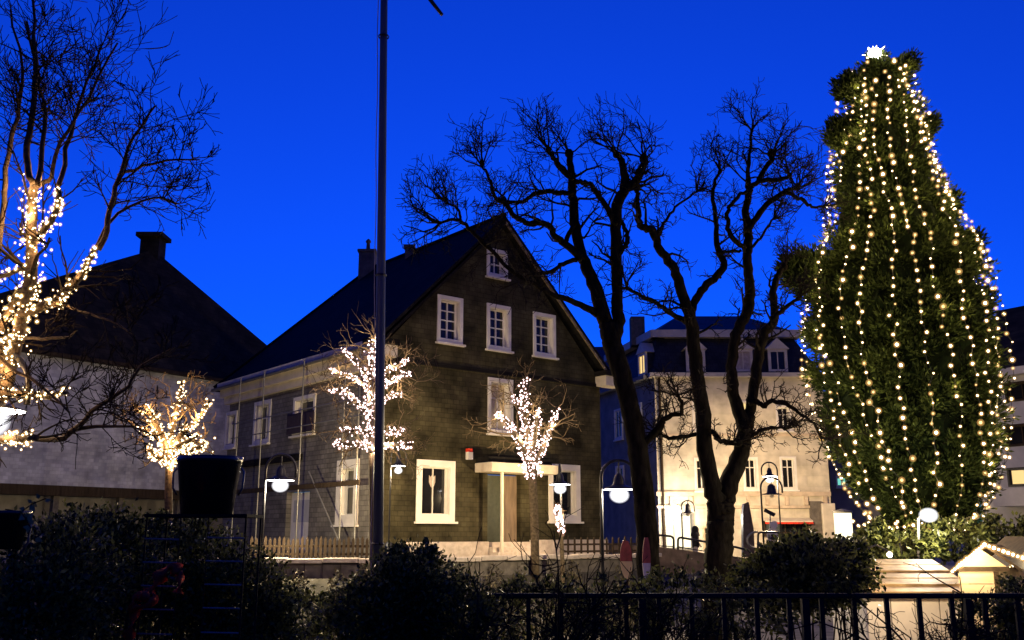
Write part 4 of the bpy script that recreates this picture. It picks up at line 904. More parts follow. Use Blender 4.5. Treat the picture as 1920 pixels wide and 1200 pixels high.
# ================================================================ FIR TREE WITH HANGING LIGHT STRINGS
FY = 24.0
OUT = [(92, 1634, 1648), (115, 1616, 1668), (145, 1598, 1698), (185, 1586, 1712), (230, 1576, 1728), (300, 1564, 1744), (370, 1556, 1768), (430, 1550, 1794), (480, 1530, 1828), (540, 1510, 1842), (620, 1508, 1858), (700, 1518, 1868), (800, 1548, 1872), (880, 1582, 1866), (940, 1615, 1852), (985, 1650, 1828), (1010, 1690, 1800)]
oy = np.array([o[0] for o in OUT], float); oz = np.array([zat(y, FY) for y in oy]); ocx = np.array([(xat(o[1], FY, o[0]) + xat(o[2], FY, o[0])) / 2 for o in OUT]); orr = np.array([(xat(o[2], FY, o[0]) - xat(o[1], FY, o[0])) / 2 for o in OUT])
def fz(z): return np.interp(z, oz[::-1], ocx[::-1]), np.interp(z, oz[::-1], orr[::-1])
fbase = Vector((xat(1715, FY), FY, -1.1))
fir = thing('fir_tree', 'huge dark evergreen tree hung with rows of warm lights', 'tree', fbase)
def sprays(cent, dirs, ln, wd, rng):       # each spray: two crossed narrow leaf blades
    N = len(cent); d = dirs / np.linalg.norm(dirs, axis=1, keepdims=True); r = rng.normal(size=(N, 3)); u = np.cross(d, r); u /= np.linalg.norm(u, axis=1, keepdims=True) + 1e-9
    L = ln * rng.uniform(.6, 1.4, (N, 1)); W = wd * rng.uniform(.6, 1.4, (N, 1))
    V = np.stack([cent - d * L * .5, cent + u * W * .5, cent + d * L * .5, cent - u * W * .5], 1).reshape(-1, 3)
    return V, np.arange(4 * N).reshape(N, 4)
cents = []; dirs = []
zlo, zhi = oz[-1], oz[0]
def add_clump(c, out, n, size, r=RNG):
    p = r.normal(size=(n, 3)); p /= np.linalg.norm(p, axis=1, keepdims=True); p *= (r.uniform(0, 1, (n, 1)) ** .45) * size
    p[:, 2] *= 1.15; cents.append(c + p + out * r.uniform(-.3, .5, (n, 1)) * size); dirs.append(p * .8 + out * size * .5 + np.array([0, 0, size * .35]) + r.normal(size=(n, 3)) * size * .3)
cand = 0
while cand < 820:
    z = RNG.uniform(zlo + .1, zhi - .25); cx, rr = fz(z)
    if RNG.uniform(0, 2.6) > rr: continue
    ph_ = RNG.uniform(0, 2 * math.pi); f = RNG.uniform(.78, 1.0) if RNG.uniform() < .72 else RNG.uniform(.2, .75)
    out = np.array([math.cos(ph_), math.sin(ph_), 0.0]); sz = RNG.uniform(.20, .42) * (1 if rr > .8 else .65)
    rad = max(0, rr - sz * .7) * f
    add_clump(np.array([cx, FY, z]) + out * rad, out, int(190 * (sz / .33) ** 1.6), sz); cand += 1
for px, py, sz in ((1580, 168, .34), (1572, 238, .3), (1703, 120, .36), (1672, 128, .25), (1744, 232, .3), (1734, 246, .28), (1566, 258, .34), (1780, 375, .36), (1778, 400, .36), (1826, 452, .36), (1820, 480, .36), (1500, 492, .5), (1490, 520, .5), (1530, 490, .45), (1520, 540, .5), (1480, 505, .35), (1845, 560, .36), (1595, 150, .3), (1640, 122, .25), (1625, 135, .2)):
    c = np.array(at(px, py, FY - .2)); o_ = np.array([1.0 if px > 1650 else -1.0, 0, .6]); add_clump(c, o_ / 1.17, 650, sz * .85); add_clump(c - o_ * sz * .6, o_ / 1.17, 450, sz * .85)
cents = np.concatenate(cents); dirs = np.concatenate(dirs)
core_n = 16000; zz_ = RNG.uniform(zlo + .3, zhi - .6, core_n); cxx, rrr = fz(zz_); aa_ = RNG.uniform(0, 2 * math.pi, core_n); ff_ = np.sqrt(RNG.uniform(.02, .62, core_n))
cents = np.concatenate([cents, np.stack([cxx + np.cos(aa_) * rrr * ff_, FY + np.sin(aa_) * rrr * ff_, zz_], 1)]); dirs = np.concatenate([dirs, RNG.normal(size=(core_n, 3)) + np.array([[0, 0, .4]])])
V, F = sprays(cents, dirs, .15, .046, RNG)
o = np_mesh('crown', V, F, M['needle'], fir); o['kind'] = 'stuff'
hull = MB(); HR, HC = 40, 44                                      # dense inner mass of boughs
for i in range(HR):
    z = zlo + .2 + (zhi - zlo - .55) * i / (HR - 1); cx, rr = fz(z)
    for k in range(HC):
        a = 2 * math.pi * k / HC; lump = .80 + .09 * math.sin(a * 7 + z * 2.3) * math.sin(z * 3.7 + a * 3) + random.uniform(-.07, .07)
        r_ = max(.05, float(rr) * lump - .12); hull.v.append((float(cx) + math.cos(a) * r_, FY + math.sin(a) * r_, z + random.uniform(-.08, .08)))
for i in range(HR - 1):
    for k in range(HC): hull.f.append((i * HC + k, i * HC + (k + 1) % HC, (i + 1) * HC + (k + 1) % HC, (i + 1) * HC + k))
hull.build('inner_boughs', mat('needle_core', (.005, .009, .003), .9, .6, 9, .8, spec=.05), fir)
tr = MB(); tr.tube([fbase, (fbase.x - .1, FY, 3), (xat(1670, FY, 500), FY, 8), (xat(1642, FY, 120), FY, zat(120, FY))], [.3, .26, .15, .04], 10); tr.build('trunk', M['bark'], fir, True)
br_ = MB()
for k in range(60):
    z = random.uniform(2, 13.3); cx, rr = fz(z); a = random.uniform(0, 2 * math.pi); cx2, r2 = fz(z - .3)
    br_.tube([(cx, FY, z - .3), (cx + math.cos(a) * rr * .5, FY + math.sin(a) * rr * .5, z - .1), (cx + math.cos(a) * rr * .85, FY + math.sin(a) * rr * .85, z + .25)], [.05, .03, .015], 5)
br_.build('boughs', M['bark'], fir)
# star on the tip: many-pointed
sc_ = at(1640, 102, FY - .2); star = thing('tree_star', 'glowing many pointed star on the tip of the evergreen', 'star', sc_)
m = MB(); ga = math.pi * (3 - math.sqrt(5))
for k in range(22):
    zz = 1 - 2 * (k + .5) / 22; r_ = math.sqrt(1 - zz * zz); d = Vector((r_ * math.cos(ga * k), r_ * math.sin(ga * k), zz)); u = d.orthogonal().normalized(); w = d.cross(u)
    rr = .33 if k % 2 else .25; b = [sc_ + d * .04 + (u * math.cos(q) + w * math.sin(q)) * .05 for q in (0, 2.094, 4.189)]
    m.add(b + [sc_ + d * rr], [(0, 1, 3), (1, 2, 3), (2, 0, 3)])
m.build('points', M['bulb_warm'], star); MB().ball(sc_, .18, 12, 8).build('core', M['lamp_white'], star)
lamp('star_light', sc_ + Vector((0, -.35, 0)), 25, WARM, .1, star)
# strings
bm_ = MB().ball((0, 0, 0), .72, 8, 5); nc_ = len(bm_.f); bm_.ball((0, 0, 0), 1.15, 10, 6); nd_ = len(bm_.f); bm_.ball((0, 0, 0), 1.7, 10, 6)  # bulb core, then two larger shells as its painted halo
bme = bpy.data.meshes.new('bulb'); bme.from_pydata(bm_.v, [], bm_.f); bme.materials.append(M['bulb_warm']); bme.materials.append(M['halo_warm'])
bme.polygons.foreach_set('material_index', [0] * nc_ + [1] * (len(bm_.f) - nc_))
bme.polygons.foreach_set('use_smooth', [True] * len(bme.polygons))
bme2 = bme.copy(); bme2.materials[0] = glow('bulb_dim', (1.0, .66, .28), 2.2); NS = 25; nlight = 0; order = []
for k in range(NS):
    phi = 2 * math.pi * (k + random.uniform(-.18, .18)) / NS; front = math.sin(phi) < .35
    order.append((math.cos(phi), phi, front))
order.sort(); fi = 0; nf = sum(1 for o in order if o[2])
ORD = ['leftmost', 'second', 'third', 'fourth', 'fifth', 'sixth', 'seventh', 'eighth', 'ninth', 'tenth', 'eleventh', 'twelfth', 'thirteenth', 'fourteenth', 'fifteenth', 'sixteenth', 'seventeenth', 'eighteenth', 'nineteenth']
for cphi, phi, front in order:
    if not front: continue
    zt_s = zat(random.uniform(112, 190), FY); zb_s = zat(random.uniform(962, 992), FY); pts = []; z = zt_s
    if front:
        lab = 'string of warm bulbs down the evergreen, ' + (ORD[fi] + (' from the left side' if fi else ' of the visible ones') if fi < nf - 1 else 'rightmost of the visible ones'); fi += 1
    else: lab = 'string of warm bulbs on the far side of the evergreen'
    top_ = Vector((*(float(fz(zt_s)[0]) + cphi * float(fz(zt_s)[1]) * .9,), FY + math.sin(phi) * float(fz(zt_s)[1]) * .9, zt_s))
    t = thing('light_string', lab, 'light string', top_, 'light strings hung down the evergreen')
    kk = random.uniform(.94, 1.02)
    while z > zb_s:
        cx, rr = fz(z); rr = float(rr); cx = float(cx)
        if z < oz[9]: rr = rr * .97 + .03
        pts.append(Vector((cx + cphi * (rr * kk + .02) + random.gauss(0, .035) + .12 * math.sin(z * .7 + phi * 5), FY + math.sin(phi) * (rr * kk + .14) + random.gauss(0, .05), z))); z -= random.uniform(.2, .26)
    MB().tube(pts, .008, 3, cap=False).build('cable', M['cable'], t)
    bb = MB()
    for i, p in enumerate(pts):
        sc_b = .036 * random.choice((.6, .75, .85, 1, 1, 1.1, 1.35)) if random.random() > .08 else .018
        if front:
            o = bpy.data.objects.new('bulb', bme2 if random.random() < .28 else bme); link(o, t); o.location = p - top_; o.scale = (sc_b,) * 3
            if random.random() < .26: lamp('string_light', p + Vector((cphi * .06, -.06, 0)), 6.5, (1, .66, .28), .05, t); nlight += 1
        else: bb.ball(p, sc_b, 6, 4)
    if not front: o = bb.build('bulbs', M['bulb_warm'], t); o['kind'] = 'stuff'
# loose garland round the skirt of the tree
t = thing('light_string', 'loose garland of warm bulbs looped round the foot of the evergreen', 'light string', at(1720, 1000, 22)); pts = []
for f in np.linspace(0, 1, 42): pts.append(at(1600 + 225 * f, 975 + 16 * math.sin(f * math.pi) + 6 * math.sin(f * 31), 21.8) + Vector((0, random.gauss(0, .1), random.gauss(0, .05))))
MB().tube(pts, .008, 3, cap=False).build('cable', M['cable'], t)
for p in pts:
    o = bpy.data.objects.new('bulb', bme); link(o, t); o.location = p - org(t); o.scale = (.03 * random.uniform(.6, 1.3),) * 3

# ================================================================ HEDGES AND SHRUBS
def leaf_cloud(fn, N, ln, wd, rng=RNG):
    c, d = fn(N, rng); return sprays(c, d, ln, wd, rng)
def hedge(label, ell, N, ln, wd, base, name='hedge', m=None, cat='hedge', stems=6):
    """ell: list of ellipsoids (cx,cy,cz,rx,ry,rz); leaves lie mostly in the outer shell, in clumps."""
    t = thing(name, label, cat, base); C_ = []; D_ = []
    vol = np.array([e[3] * e[5] for e in ell]); cnt = (vol / vol.sum() * N).astype(int)
    for e, n_ in zip(ell, cnt):
        nc = max(6, n_ // 40); u = RNG.normal(size=(nc, 3)); u /= np.linalg.norm(u, axis=1, keepdims=True); f = RNG.uniform(.62, 1.02, (nc, 1))
        cc = np.array(e[:3]) + u * f * np.array(e[3:]); idx = RNG.integers(0, nc, n_); sg = min(e[3], e[5]) * .16
        p = cc[idx] + RNG.normal(size=(n_, 3)) * sg; C_.append(p); D_.append(u[idx] + RNG.normal(size=(n_, 3)) * .8 + np.array([0, 0, .3]))
    V, F = sprays(np.concatenate(C_), np.concatenate(D_), ln, wd, RNG); ok = np.ones(len(F), bool)
    V[:, 2] = np.maximum(V[:, 2], base[2] + .01)
    o = np_mesh('leaves', V, F, m or M['hedge'], t); o['kind'] = 'stuff'
    sm = MB()
    for e in ell:
        for _ in range(stems):
            q = Vector((e[0] + random.uniform(-.6, .6) * e[3], e[1] + random.uniform(-.5, .5) * e[4], e[2] + e[5] * random.uniform(.5, .98))); b = Vector((e[0] + random.uniform(-.3, .3) * e[3], e[1], base[2]))
            sm.tube([b, b.lerp(q, .5) + Vector((random.gauss(0, .05), 0, 0)), q], [.018, .012, .005], 5)
    sm.build('stems', M['twig'], t); return t
def E(px, py, Y, rx, rz, ry=.5): c = at(px, py, Y); k = Y / FPX; return (c.x, Y, c.z, rx * k, ry, rz * k)
hedge('big leafy dark hedge filling the lower left beside the metal rack', [E(110, 1090, 6.6, 110, 105, .4), E(200, 1050, 7.4, 110, 80, .35), E(330, 1075, 8.2, 140, 90, .4), E(440, 1120, 8.2, 110, 90, .4), E(170, 1005, 7.4, 100, 50, .3), E(50, 1180, 6.2, 110, 120, .35), E(480, 1190, 8.0, 90, 80, .4), E(300, 1190, 8.0, 180, 90, .4), E(330, 990, 8.4, 90, 35, .3)], 52000, .040, .022, (at(250, 1190, 7).x, 7.2, 0.0))
hedge('dark rounded bush below the flagpole', [E(760, 1130, 8.6, 100, 85, .5), E(700, 1160, 8.4, 80, 70, .4), E(840, 1150, 8.8, 90, 75, .4), E(770, 1060, 8.8, 55, 38, .3), E(800, 1030, 8.8, 18, 20, .2)], 26000, .042, .023, (at(760, 1190, 8.6).x, 8.6, 0.0), 'bush', None, 'bush')
hedge('clipped dark hedge right of the forked trunk', [E(1520, 1075, 15, 95, 65, .8), E(1450, 1090, 15, 70, 55, .6), E(1590, 1075, 15.5, 50, 50, .7), E(1500, 1040, 15.5, 60, 35, .5), E(1580, 1035, 15.8, 60, 30, .5)], 17000, .085, .05, (at(1530, 1200, 15).x, 15, -1.1))
hedge('loose dark evergreen bush at the foot of the lit tree', [E(1700, 1025, 21, 90, 30, .8), E(1790, 1010, 21.2, 80, 35, .7), E(1880, 1010, 21.5, 70, 40, .7), E(1640, 1010, 21, 50, 30, .5)], 9000, .12, .06, (at(1760, 1200, 21).x, 21, -1.1), 'bush', None, 'bush')
hedge('low dark ground shrubs behind the railing in the middle', [E(1130, 1150, 12.5, 120, 55, .6), E(1000, 1150, 12.2, 130, 60, .6), E(1290, 1130, 13, 110, 55, .6), E(1400, 1150, 12.5, 90, 50, .5)], 8000, .07, .04, (at(1150, 1200, 12.5).x, 12.5, -1.1), 'bush', None, 'bush')
hedge('low sprawling bush below the lamp beside the scaffolding', [E(560, 1150, 14, 70, 45, .5), E(640, 1170, 13, 60, 40, .5)], 3500, .07, .04, (at(580, 1200, 14).x, 13.5, -1.1), 'bush', None, 'bush')
hedge('dark leafy bush behind the railing at the right corner', [E(1860, 1165, 11.2, 80, 45, .4), E(1920, 1140, 11, 60, 50, .4)], 5000, .05, .03, (at(1870, 1200, 11.2).x, 11.2, -1.1), 'bush', None, 'bush')
def bed(label, pts, N, h, ln, m, base, dens=1.0):
    t = thing('planting_bed', label, 'planting', base, kind='stuff'); a, b = pts; u = RNG.uniform(0, 1, (N, 1)); w = RNG.uniform(0, 1, (N, 1))
    p = np.array([a]) * (1 - u) + np.array([b]) * u + np.array([[0, -2.6, 0]]) * w
    p[:, 2] = -1.05 + h * (1 - w[:, 0]) * (.75 + .25 * np.sin(p[:, 0] * 2.1) * np.sin(p[:, 0] * 5.3 + 1)) * RNG.uniform(.75, 1.1, N)
    V, F = sprays(p, RNG.normal(size=(N, 3)) + np.array([[0, -.3, .9]]), ln, ln * .4, RNG); np_mesh('leaves', V, F, m, t)
    mound = MB(); A_ = [Vector(a), Vector(b)]
    mound.add([(a[0], a[1], -1.15), (b[0], b[1], -1.15), (b[0], b[1], -1.1 + h * .8), (a[0], a[1], -1.1 + h * .8), (a[0], a[1] - 2.6, -1.15), (b[0], b[1] - 2.6, -1.15)], [(3, 2, 5, 4), (0, 3, 4), (1, 5, 2)]).build('soil_bank', M['soil'], t)
M['dry_leaf'] = mat('dry_leaf', (.06, .045, .025), .6, .5, 1.5, island=.7, col2=(.15, .12, .06))
bed('withered planting on the bank below the scaffolded side', ((xat(300, 27), 27.0, 0), (-3.3, 27.0, 0)), 10000, 2.0, .12, M['dry_leaf'], (-8, 26, -1.1))
bed('withered planting on the bank below the house entrance', ((-3.2, 27.0, 0), (5.0, 33.7, 0)), 10000, 2.0, .12, M['dry_leaf'], (1, 29, -1.1))
def twiggy(label, px, Y, base_z, stems, h, spread, lev=2, m='twig', lean=0.0):
    b = Vector((xat(px, Y), Y, base_z)); t = thing('bare_shrub', label, 'shrub', b, 'bare twiggy shrubs'); st_ = MB(); tw = MB()
    for _ in range(stems):
        a = random.uniform(0, 2 * math.pi); d = Vector((math.cos(a) * spread + lean, math.sin(a) * spread * .5, 1)).normalized(); L = [b + Vector((random.gauss(0, .12), random.gauss(0, .08), 0))]
        ln = h * random.uniform(.6, 1.15)
        for k in range(6): d = (d + Vector((random.gauss(0, .2) + math.cos(a) * .16 * spread, random.gauss(0, .1), -.08))).normalized(); L.append(L[-1] + d * ln / 6)
        r0 = random.uniform(.010, .02); rr = [r0 * (1 - .12 * i) for i in range(7)]; st_.tube(L, rr, 5)
        sprout(tw, L, rr, 7, h * .3, lev - 1, bend=.3, kids=(2, 4), minr=.0032, up=.06)
    st_.build('stems', M[m], t); o = tw.build('twigs', M[m], t); o['kind'] = 'stuff'
twiggy('bare shrub with arching stems in front of the entrance', 1010, 9.2, 0, 34, 1.8, 1.1)
twiggy('bare shrub spreading towards the painted boards', 1150, 9.3, 0, 28, 1.5, .9, lean=.2)
twiggy('low bare shrub in front of the forked trunk', 1330, 9.2, 0, 22, 1.1, 1.1)
twiggy('bare shrub with crossing stems before the plank roofed stall', 1740, 9.4, 0, 20, 1.35, .8)
twiggy('thin bare shrub between the big hedge and the flagpole', 560, 9.2, 0, 12, 1.15, .9, m='twig_pale')
twiggy('bare shrub in the right corner before the lit gabled hut', 1890, 9.3, 0, 10, 1.25, .9)

# ================================================================ RAILING
ra_ = thing('railing', 'dark metal railing along the terrace edge at the bottom right', 'railing', (at(1400, 1117, 10).x, 10, 0)); RYD = 10.0
rx0, rx1 = xat(850, RYD, 1117), xat(2000, RYD, 1117); rzt = zat(1117, RYD)
M['rail_paint'] = mat('rail_paint', (.012, .013, .015), .7, .3, 5, spec=.15)
MB().box(rx0, rx1, RYD - .035, RYD + .035, rzt - .025, rzt + .025).build('top_rail', M['rail_paint'], ra_, bevel=.012)
MB().box(rx0, rx1, RYD - .02, RYD + .02, .12, .16).build('bottom_rail', M['rail_paint'], ra_)
nb2 = int((rx1 - rx0) / .325)
for k in range(nb2):
    x = rx0 + .1 + k * .325; MB().box(x - .022, x + .022, RYD - .018, RYD + .018, .162, rzt - .026).build('baluster', M['rail_paint'], ra_)
for k in range(5):
    x = rx0 + .26 + k * 1.625; MB().box(x - .035, x + .035, RYD - .037, RYD + .037, -.02, rzt - .027).build('post', M['rail_paint'], ra_)

# ================================================================ MARKET STALLS
SY = 18.5
M['plank_gold'] = mat('plank_gold', (.42, .27, .11), .65, .6, 5, .5, col2=(.68, .48, .24), stretch=(.5, 1, 1))
ss = thing('market_stall', 'stall with lit plank roof and white front panels behind the railing', 'stall', at(1715, 1250, SY))
x0, x1 = xat(1622, SY, 1110), xat(1805, SY, 1110); ze = zat(1112, SY); zr = zat(1050, SY + 1); gz = -1.1
for k in range(4):
    w = (x1 - x0) / 4; MB().box(x0 + k * w + .012, x0 + (k + 1) * w - .012, SY, SY + .05, gz, ze - .09).build('front_panel', M['white_paint'], ss)
MB().box(x0 + .01, x0 + .06, SY + .053, SY + 2, gz, ze - .09).build('side_panel', M['white_paint'], ss); MB().box(x1 - .06, x1 - .01, SY + .053, SY + 2, gz, ze - .09).build('side_panel', M['white_paint'], ss)
MB().box(x0 - .1, x1 + .1, SY - .12, SY + .1, ze - .085, ze - .02).build('counter_edge', M['wood_pale'], ss)
rf_ = [Vector((x0 - .1, SY - .2, ze)), Vector((x1 + .2, SY - .2, ze)), Vector((x1 - .1, SY + 1.0, zr)), Vector((x0 + .05, SY + 1.0, zr)), Vector((x1 + .3, SY + 2.2, ze)), Vector((x0 - .1, SY + 2.2, ze))]
rof = MB().add(rf_, [(0, 1, 2, 3), (3, 2, 4, 5), (1, 4, 2), (0, 3, 5), (0, 5, 4, 1)]).build('roof', M['wood'], ss)
for k in range(5):                                            # roof planks, uneven
    f0, f1 = k / 5 + .006, (k + 1) / 5 - .004; nn = Vector((0, -.5, .86)); cut = random.uniform(-.06, .06)
    a_, b_ = rf_[0].lerp(rf_[3], f0), rf_[1].lerp(rf_[2], f0); c_, d_ = rf_[1].lerp(rf_[2], f1), rf_[0].lerp(rf_[3], f1); lift = .012 + .012 * (k % 2)
    lo_ = [p + nn * .008 for p in (a_, b_, c_, d_)]; hi_ = [p + nn * (.008 + lift + (.02 if q < 2 else 0)) for q, p in enumerate((a_, b_, c_, d_))]
    MB().add(lo_ + hi_, [(3, 2, 1, 0), (4, 5, 6, 7), (0, 1, 5, 4), (1, 2, 6, 5), (2, 3, 7, 6), (3, 0, 4, 7)]).build('roof_plank', M['plank_gold'], rof)
sb = at(1668, 1040, SY - 1.1)
lamp('stall_fill', sb + Vector((.15, -.25, -.12)), 150, (1, .74, .42), .1, ss)  # added fill light to brighten the stall roof and panels
MB().tube([sb + Vector((0, 0, .05)), sb + Vector((0, .6, .16)), Vector((sb.x, SY + .9, zr + .1)), Vector((sb.x, SY + .95, zr - .1))], .014, 6).build('fill_arm', M['metal_dark'], ss)  # made-up arm carrying the added fill light
MB().ball(sb, .05, 10, 6).build('fill_bulb', M['bulb_warm'], ss)  # made-up bulb for the added fill light
# gabled hut with lights on its gable
HY = 16.5; hu = thing('market_hut', 'pale boarded market hut with bright lights along its gable', 'stall', at(1835, 1300, HY))
hx0, hx1 = xat(1800, HY, 1090), xat(1870, HY, 1090); hx2 = xat(1960, HY, 1090)
hz0 = -1.1; hze = zat(1066, HY); apx = at(1836, 1028, HY); nB = 9
for k in range(nB):
    z0_ = hz0 + (hze - hz0) * k / nB; z1_ = hz0 + (hze - hz0) * (k + 1) / nB; MB().box(hx0, hx1, HY, HY + .04 - .012 * (k % 2), z0_ + .006, z1_ - .006).build('board', M['wood_pale'], hu)
    MB().obox((hx1 + .02, HY + .06, z0_ + .006), (.95, 1.1, 0), (0, .04, 0), (0, 0, (hze - hz0) / nB - .012)).build('board', M['wood_pale'], hu)
gl = [Vector((hx0 - .08, HY, hze + .003)), Vector((hx1 + .22, HY, hze + .003)), apx]
MB().add(gl + [p + Vector((0, .05, 0)) for p in gl], [(0, 1, 2), (5, 4, 3), (0, 3, 4, 1)]).build('gable', M['wood_pale'], hu)
dr = Vector((1.0, 1.25, 0)); up_ = Vector((0, -.14, .05))
le, re_ = gl[0] + Vector((-.12, 0, -.06)), gl[1] + Vector((.14, 0, -.06)); ax_ = apx + Vector((0, 0, .04))
MB().add([le + up_, ax_ + up_, ax_ + dr, le + dr, le + up_ - Vector((0, 0, .05)), ax_ + up_ - Vector((0, 0, .05)), ax_ + dr - Vector((0, 0, .05)), le + dr - Vector((0, 0, .05)), re_ + up_, re_ + dr, re_ + up_ - Vector((0, 0, .05)), re_ + dr - Vector((0, 0, .05))],
  [(0, 1, 2, 3), (7, 6, 5, 4), (0, 4, 5, 1), (0, 3, 7, 4), (1, 8, 9, 2), (6, 11, 10, 5), (1, 5, 10, 8), (8, 10, 11, 9)]).build('roof', M['wood'], hu)
MB().box(hx0 - .05, hx1 + .2, HY - .05, HY - .003, hze - .04, hze + .03).build('cross_beam', M['wood'], hu)
MB().box(hx1 - .05, hx1 + .02, HY - .04, HY - .003, hz0, hze - .045).build('corner_post', M['wood'], hu)
t = thing('light_string', 'bright warm lights along the gable of the market hut', 'light string', apx, 'light strings on the market huts'); pts = []
for f in np.linspace(0, 1, 14): pts.append(le.lerp(ax_, f) + Vector((0, -.2, .02)))
for f in np.linspace(.06, 1, 16): pts.append(ax_.lerp(re_ + Vector((.6, 0, .0)), f) + Vector((0, -.2, .02)))
MB().tube(pts, .008, 4).build('cable', M['cable'], t)
for p in pts:
    o = bpy.data.objects.new('bulb', bme); link(o, t); o.location = p - apx; o.scale = (.028 * random.uniform(.8, 1.5),) * 3
for f in (.25, .55, .85): lamp('string_light', le.lerp(ax_, f) + Vector((.05, -.38, .0)), 22, (1, .75, .42), .05, t)
lamp('string_light', apx + Vector((.3, -.9, -.35)), 45, (1, .75, .42), .05, t)
# second hut, cut by the picture edge
t = thing('market_hut', 'pale hut roof hung with lights at the right picture edge', 'stall', at(1960, 1300, 18)); g0, g1, ga_ = at(1878, 1078, 18), at(2040, 1078, 18), at(1958, 1010, 18)
MB().add([g0, g1, ga_, g0 + Vector((0, .06, 0)), g1 + Vector((0, .06, 0)), ga_ + Vector((0, .06, 0))], [(0, 1, 2), (5, 4, 3), (0, 3, 4, 1)]).build('gable', M['wood_pale'], t)
for k in range(6):
    z0_ = -1.1 + (g0.z + 1.1) * k / 6; MB().box(g0.x + .15, g1.x - .15, 18.0, 18.04 - .01 * (k % 2), z0_ + .005, z0_ + (g0.z + 1.1) / 6 - .005).build('board', M['wood_pale'], t)
for s_, p, q in ((0, g0, ga_), (1, g1, ga_)):
    MB().obox(p + Vector((0, -.2, -.02)), q - p, Vector((0, 1.6, 0)), Vector((0, 0, .06))).build('roof_slope', M['wood'], t)
t2 = thing('light_string', 'warm lights on the hut cut off by the right picture edge', 'light string', g0, 'light strings on the market huts'); pts = [g0.lerp(ga_, f) + Vector((0, -.25, .1)) for f in np.linspace(-.1, 1, 16)]
MB().tube(pts, .008, 4).build('cable', M['cable'], t2)
for p in pts:
    o = bpy.data.objects.new('bulb', bme); link(o, t2); o.location = p - g0; o.scale = (.03 * random.uniform(.7, 1.3),) * 3
lamp('string_light', g0.lerp(ga_, .5) + Vector((0, -.6, 0)), 50, (1, .75, .42), .05, t2)

# ================================================================ BLACK TUBS ON A RACK, RED BOW, IVY
TY = 7.0
def tub(label, pcx, ytop, ybot, wtop, wbot, Y):
    c = at(pcx, ybot, Y); k = Y / FPX; h = zat(ytop, Y) - c.z; rt, rb = wtop * k / 2, wbot * k / 2
    t = thing('plant_tub', label, 'plant tub', c, 'black plastic plant tubs')
    MB().lathe(c, [(.01, 0), (rb, 0), (rb + (rt - rb) * .9, h * .88), (rt * 1.0, h * .885), (rt * 1.04, h), (rt * .97, h), (rt * .93, h * .85), (.01, h * .84)], 36).build('shell', M['tub'], t, True)
    MB().lathe(c, [(.01, h * .845), (rt * .92, h * .85)], 24).build('soil', M['soil'], t)
    for s in (-1, 1):
        p = c + Vector((s * rt * 1.02, -.0, h * .8)); MB().tube([p, p + Vector((s * .025, -.01, -.03)), p + Vector((s * .02, -.01, -.14)), p + Vector((-s * .012, 0, -.19))], .008, 6).build('handle', M['metal_grey'], t, True)
    return t, c
t1, tc = tub('large black plant tub on the metal rack below the small lit tree', 387, 857, 964, 116, 92, TY)
t2, tc2 = tub('black plant tub cut by the left picture edge among ivy leaves', -12, 958, 1030, 112, 90, 6.0)
rk = thing('metal_rack', 'black metal rack with thin bars carrying the large tub', 'rack', (tc.x, TY, 0)); k = TY / FPX
ux0, ux1 = tc.x - 92 * k, tc.x + 90 * k
MB().box(ux0, ux1, TY - .22, TY + .22, tc.z - .024, tc.z - .003).build('shelf', M['black_paint'], rk)
for x in (ux0 + .01, ux1 - .01):
    for y in (TY - .2, TY + .2): MB().tube([(x, y, 0), (x, y, tc.z - .025)], .007, 6).build('leg', M['black_paint'], rk)
for i, py in enumerate((1010, 1054, 1098, 1142, 1188)):
    z = zat(py, TY - .21)
    MB().tube([(ux0 + .012, TY - .215, z), (tc.x - 28 * k, TY - .215, z - .006)], .006, 6).build('bar', M['metal_grey'], rk); MB().tube([(tc.x + 22 * k, TY - .215, z + .008), (ux1 - .012, TY - .215, z + .003)], .006, 6).build('bar', M['metal_grey'], rk)
for x in (tc.x - 28 * k, tc.x + 22 * k): MB().tube([(x, TY - .215, 0), (x, TY - .215, tc.z - .025)], .004, 5).build('upright', M['black_paint'], rk)
bw = thing('red_bow', 'dark red cloth bow hanging from the metal rack', 'bow', at(300, 1100, TY - .3))
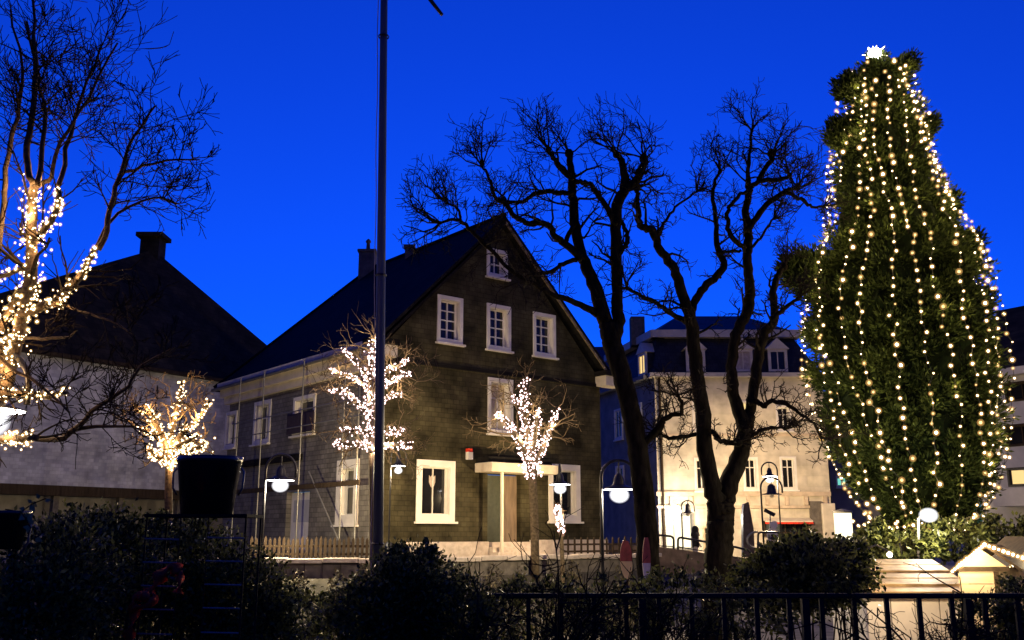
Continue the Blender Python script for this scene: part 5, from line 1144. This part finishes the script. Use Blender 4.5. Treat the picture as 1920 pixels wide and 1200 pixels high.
def ribbon(spec, w, Y):
    pts = smooth_line([at(x, y, Y + d) for x, y, d in spec], 5); m = MB(); n = len(pts); vs = []
    for i, p in enumerate(pts):
        t_ = (pts[min(i + 1, n - 1)] - pts[max(i - 1, 0)]).normalized(); s_ = t_.cross(Vector((0, -1, 0))).normalized(); ww = w * (.75 + .35 * math.sin(i * .8)); bow_ = Vector((0, .03 * math.sin(i * 1.1), 0))
        vs += [p + s_ * ww + bow_, p + Vector((0, -.025, 0)), p - s_ * ww - bow_, p + Vector((0, .012, 0))]
    fs = []
    for i in range(n - 1):
        for q in range(4): a, b = i * 4 + q, i * 4 + (q + 1) % 4; fs.append((a, b, b + 4, a + 4))
    return m.add(vs, fs)
ribbon([(336, 1072, 0), (318, 1064, -.03), (300, 1082, -.04), (284, 1106, -.05), (270, 1118, -.06)], .045, TY - .28).build('upper_loop', M['red_cloth'], bw, True)
ribbon([(270, 1116, 0), (252, 1124, -.03), (250, 1138, -.05), (272, 1136, -.07), (290, 1118, -.05), (280, 1112, 0)], .034, TY - .32).build('lower_loop', M['red_cloth'], bw, True)
ribbon([(256, 1134, 0), (250, 1160, -.03), (242, 1190, -.02), (240, 1215, 0)], .035, TY - .3).build('tail', M['red_cloth'], bw, True)
ribbon([(336, 1072, 0), (338, 1090, -.02), (334, 1112, -.01)], .03, TY - .27).build('tail', M['red_cloth'], bw, True)
MB().ball(at(272, 1118, TY - .4), .035, 10, 6).build('knot', M['red_cloth'], bw, True)
iv = thing('ivy', 'yellowing ivy trailing over the tub at the left edge', 'plant', tc2 + Vector((.1, 0, .25))); st_ = MB()
vine = [at(x, y, 5.95) for x, y in ((10, 955), (40, 960), (60, 945), (85, 935), (95, 938))]; vine2 = [at(x, y, 5.9) for x, y in ((40, 960), (50, 975), (58, 990), (52, 1005))]
st_.tube(vine, .004, 5); st_.tube(vine2, .004, 5); st_.build('vine', M['twig'], iv)
for L_ in (vine, vine2):
    for i in range(9):
        f = random.uniform(.15, 1) * (len(L_) - 1); j = min(int(f), len(L_) - 2); p = jitter(L_[j].lerp(L_[j + 1], f - j), .015); s_ = random.uniform(.022, .036); a = random.uniform(0, 6.3); e1 = Vector((math.cos(a), random.uniform(-.4, .4), math.sin(a))).normalized(); e2 = e1.cross(Vector((0, 1, 0))).normalized()
        MB().add([p, p + e1 * s_ * .5 + e2 * s_ * .55, p + e1 * s_ * 1.1 + e2 * s_ * .25, p + e1 * s_ * 1.5, p + e1 * s_ * 1.1 - e2 * s_ * .25, p + e1 * s_ * .5 - e2 * s_ * .55], [(0, 1, 2, 3), (0, 3, 4, 5)]).build('leaf', M['ivy'], iv)
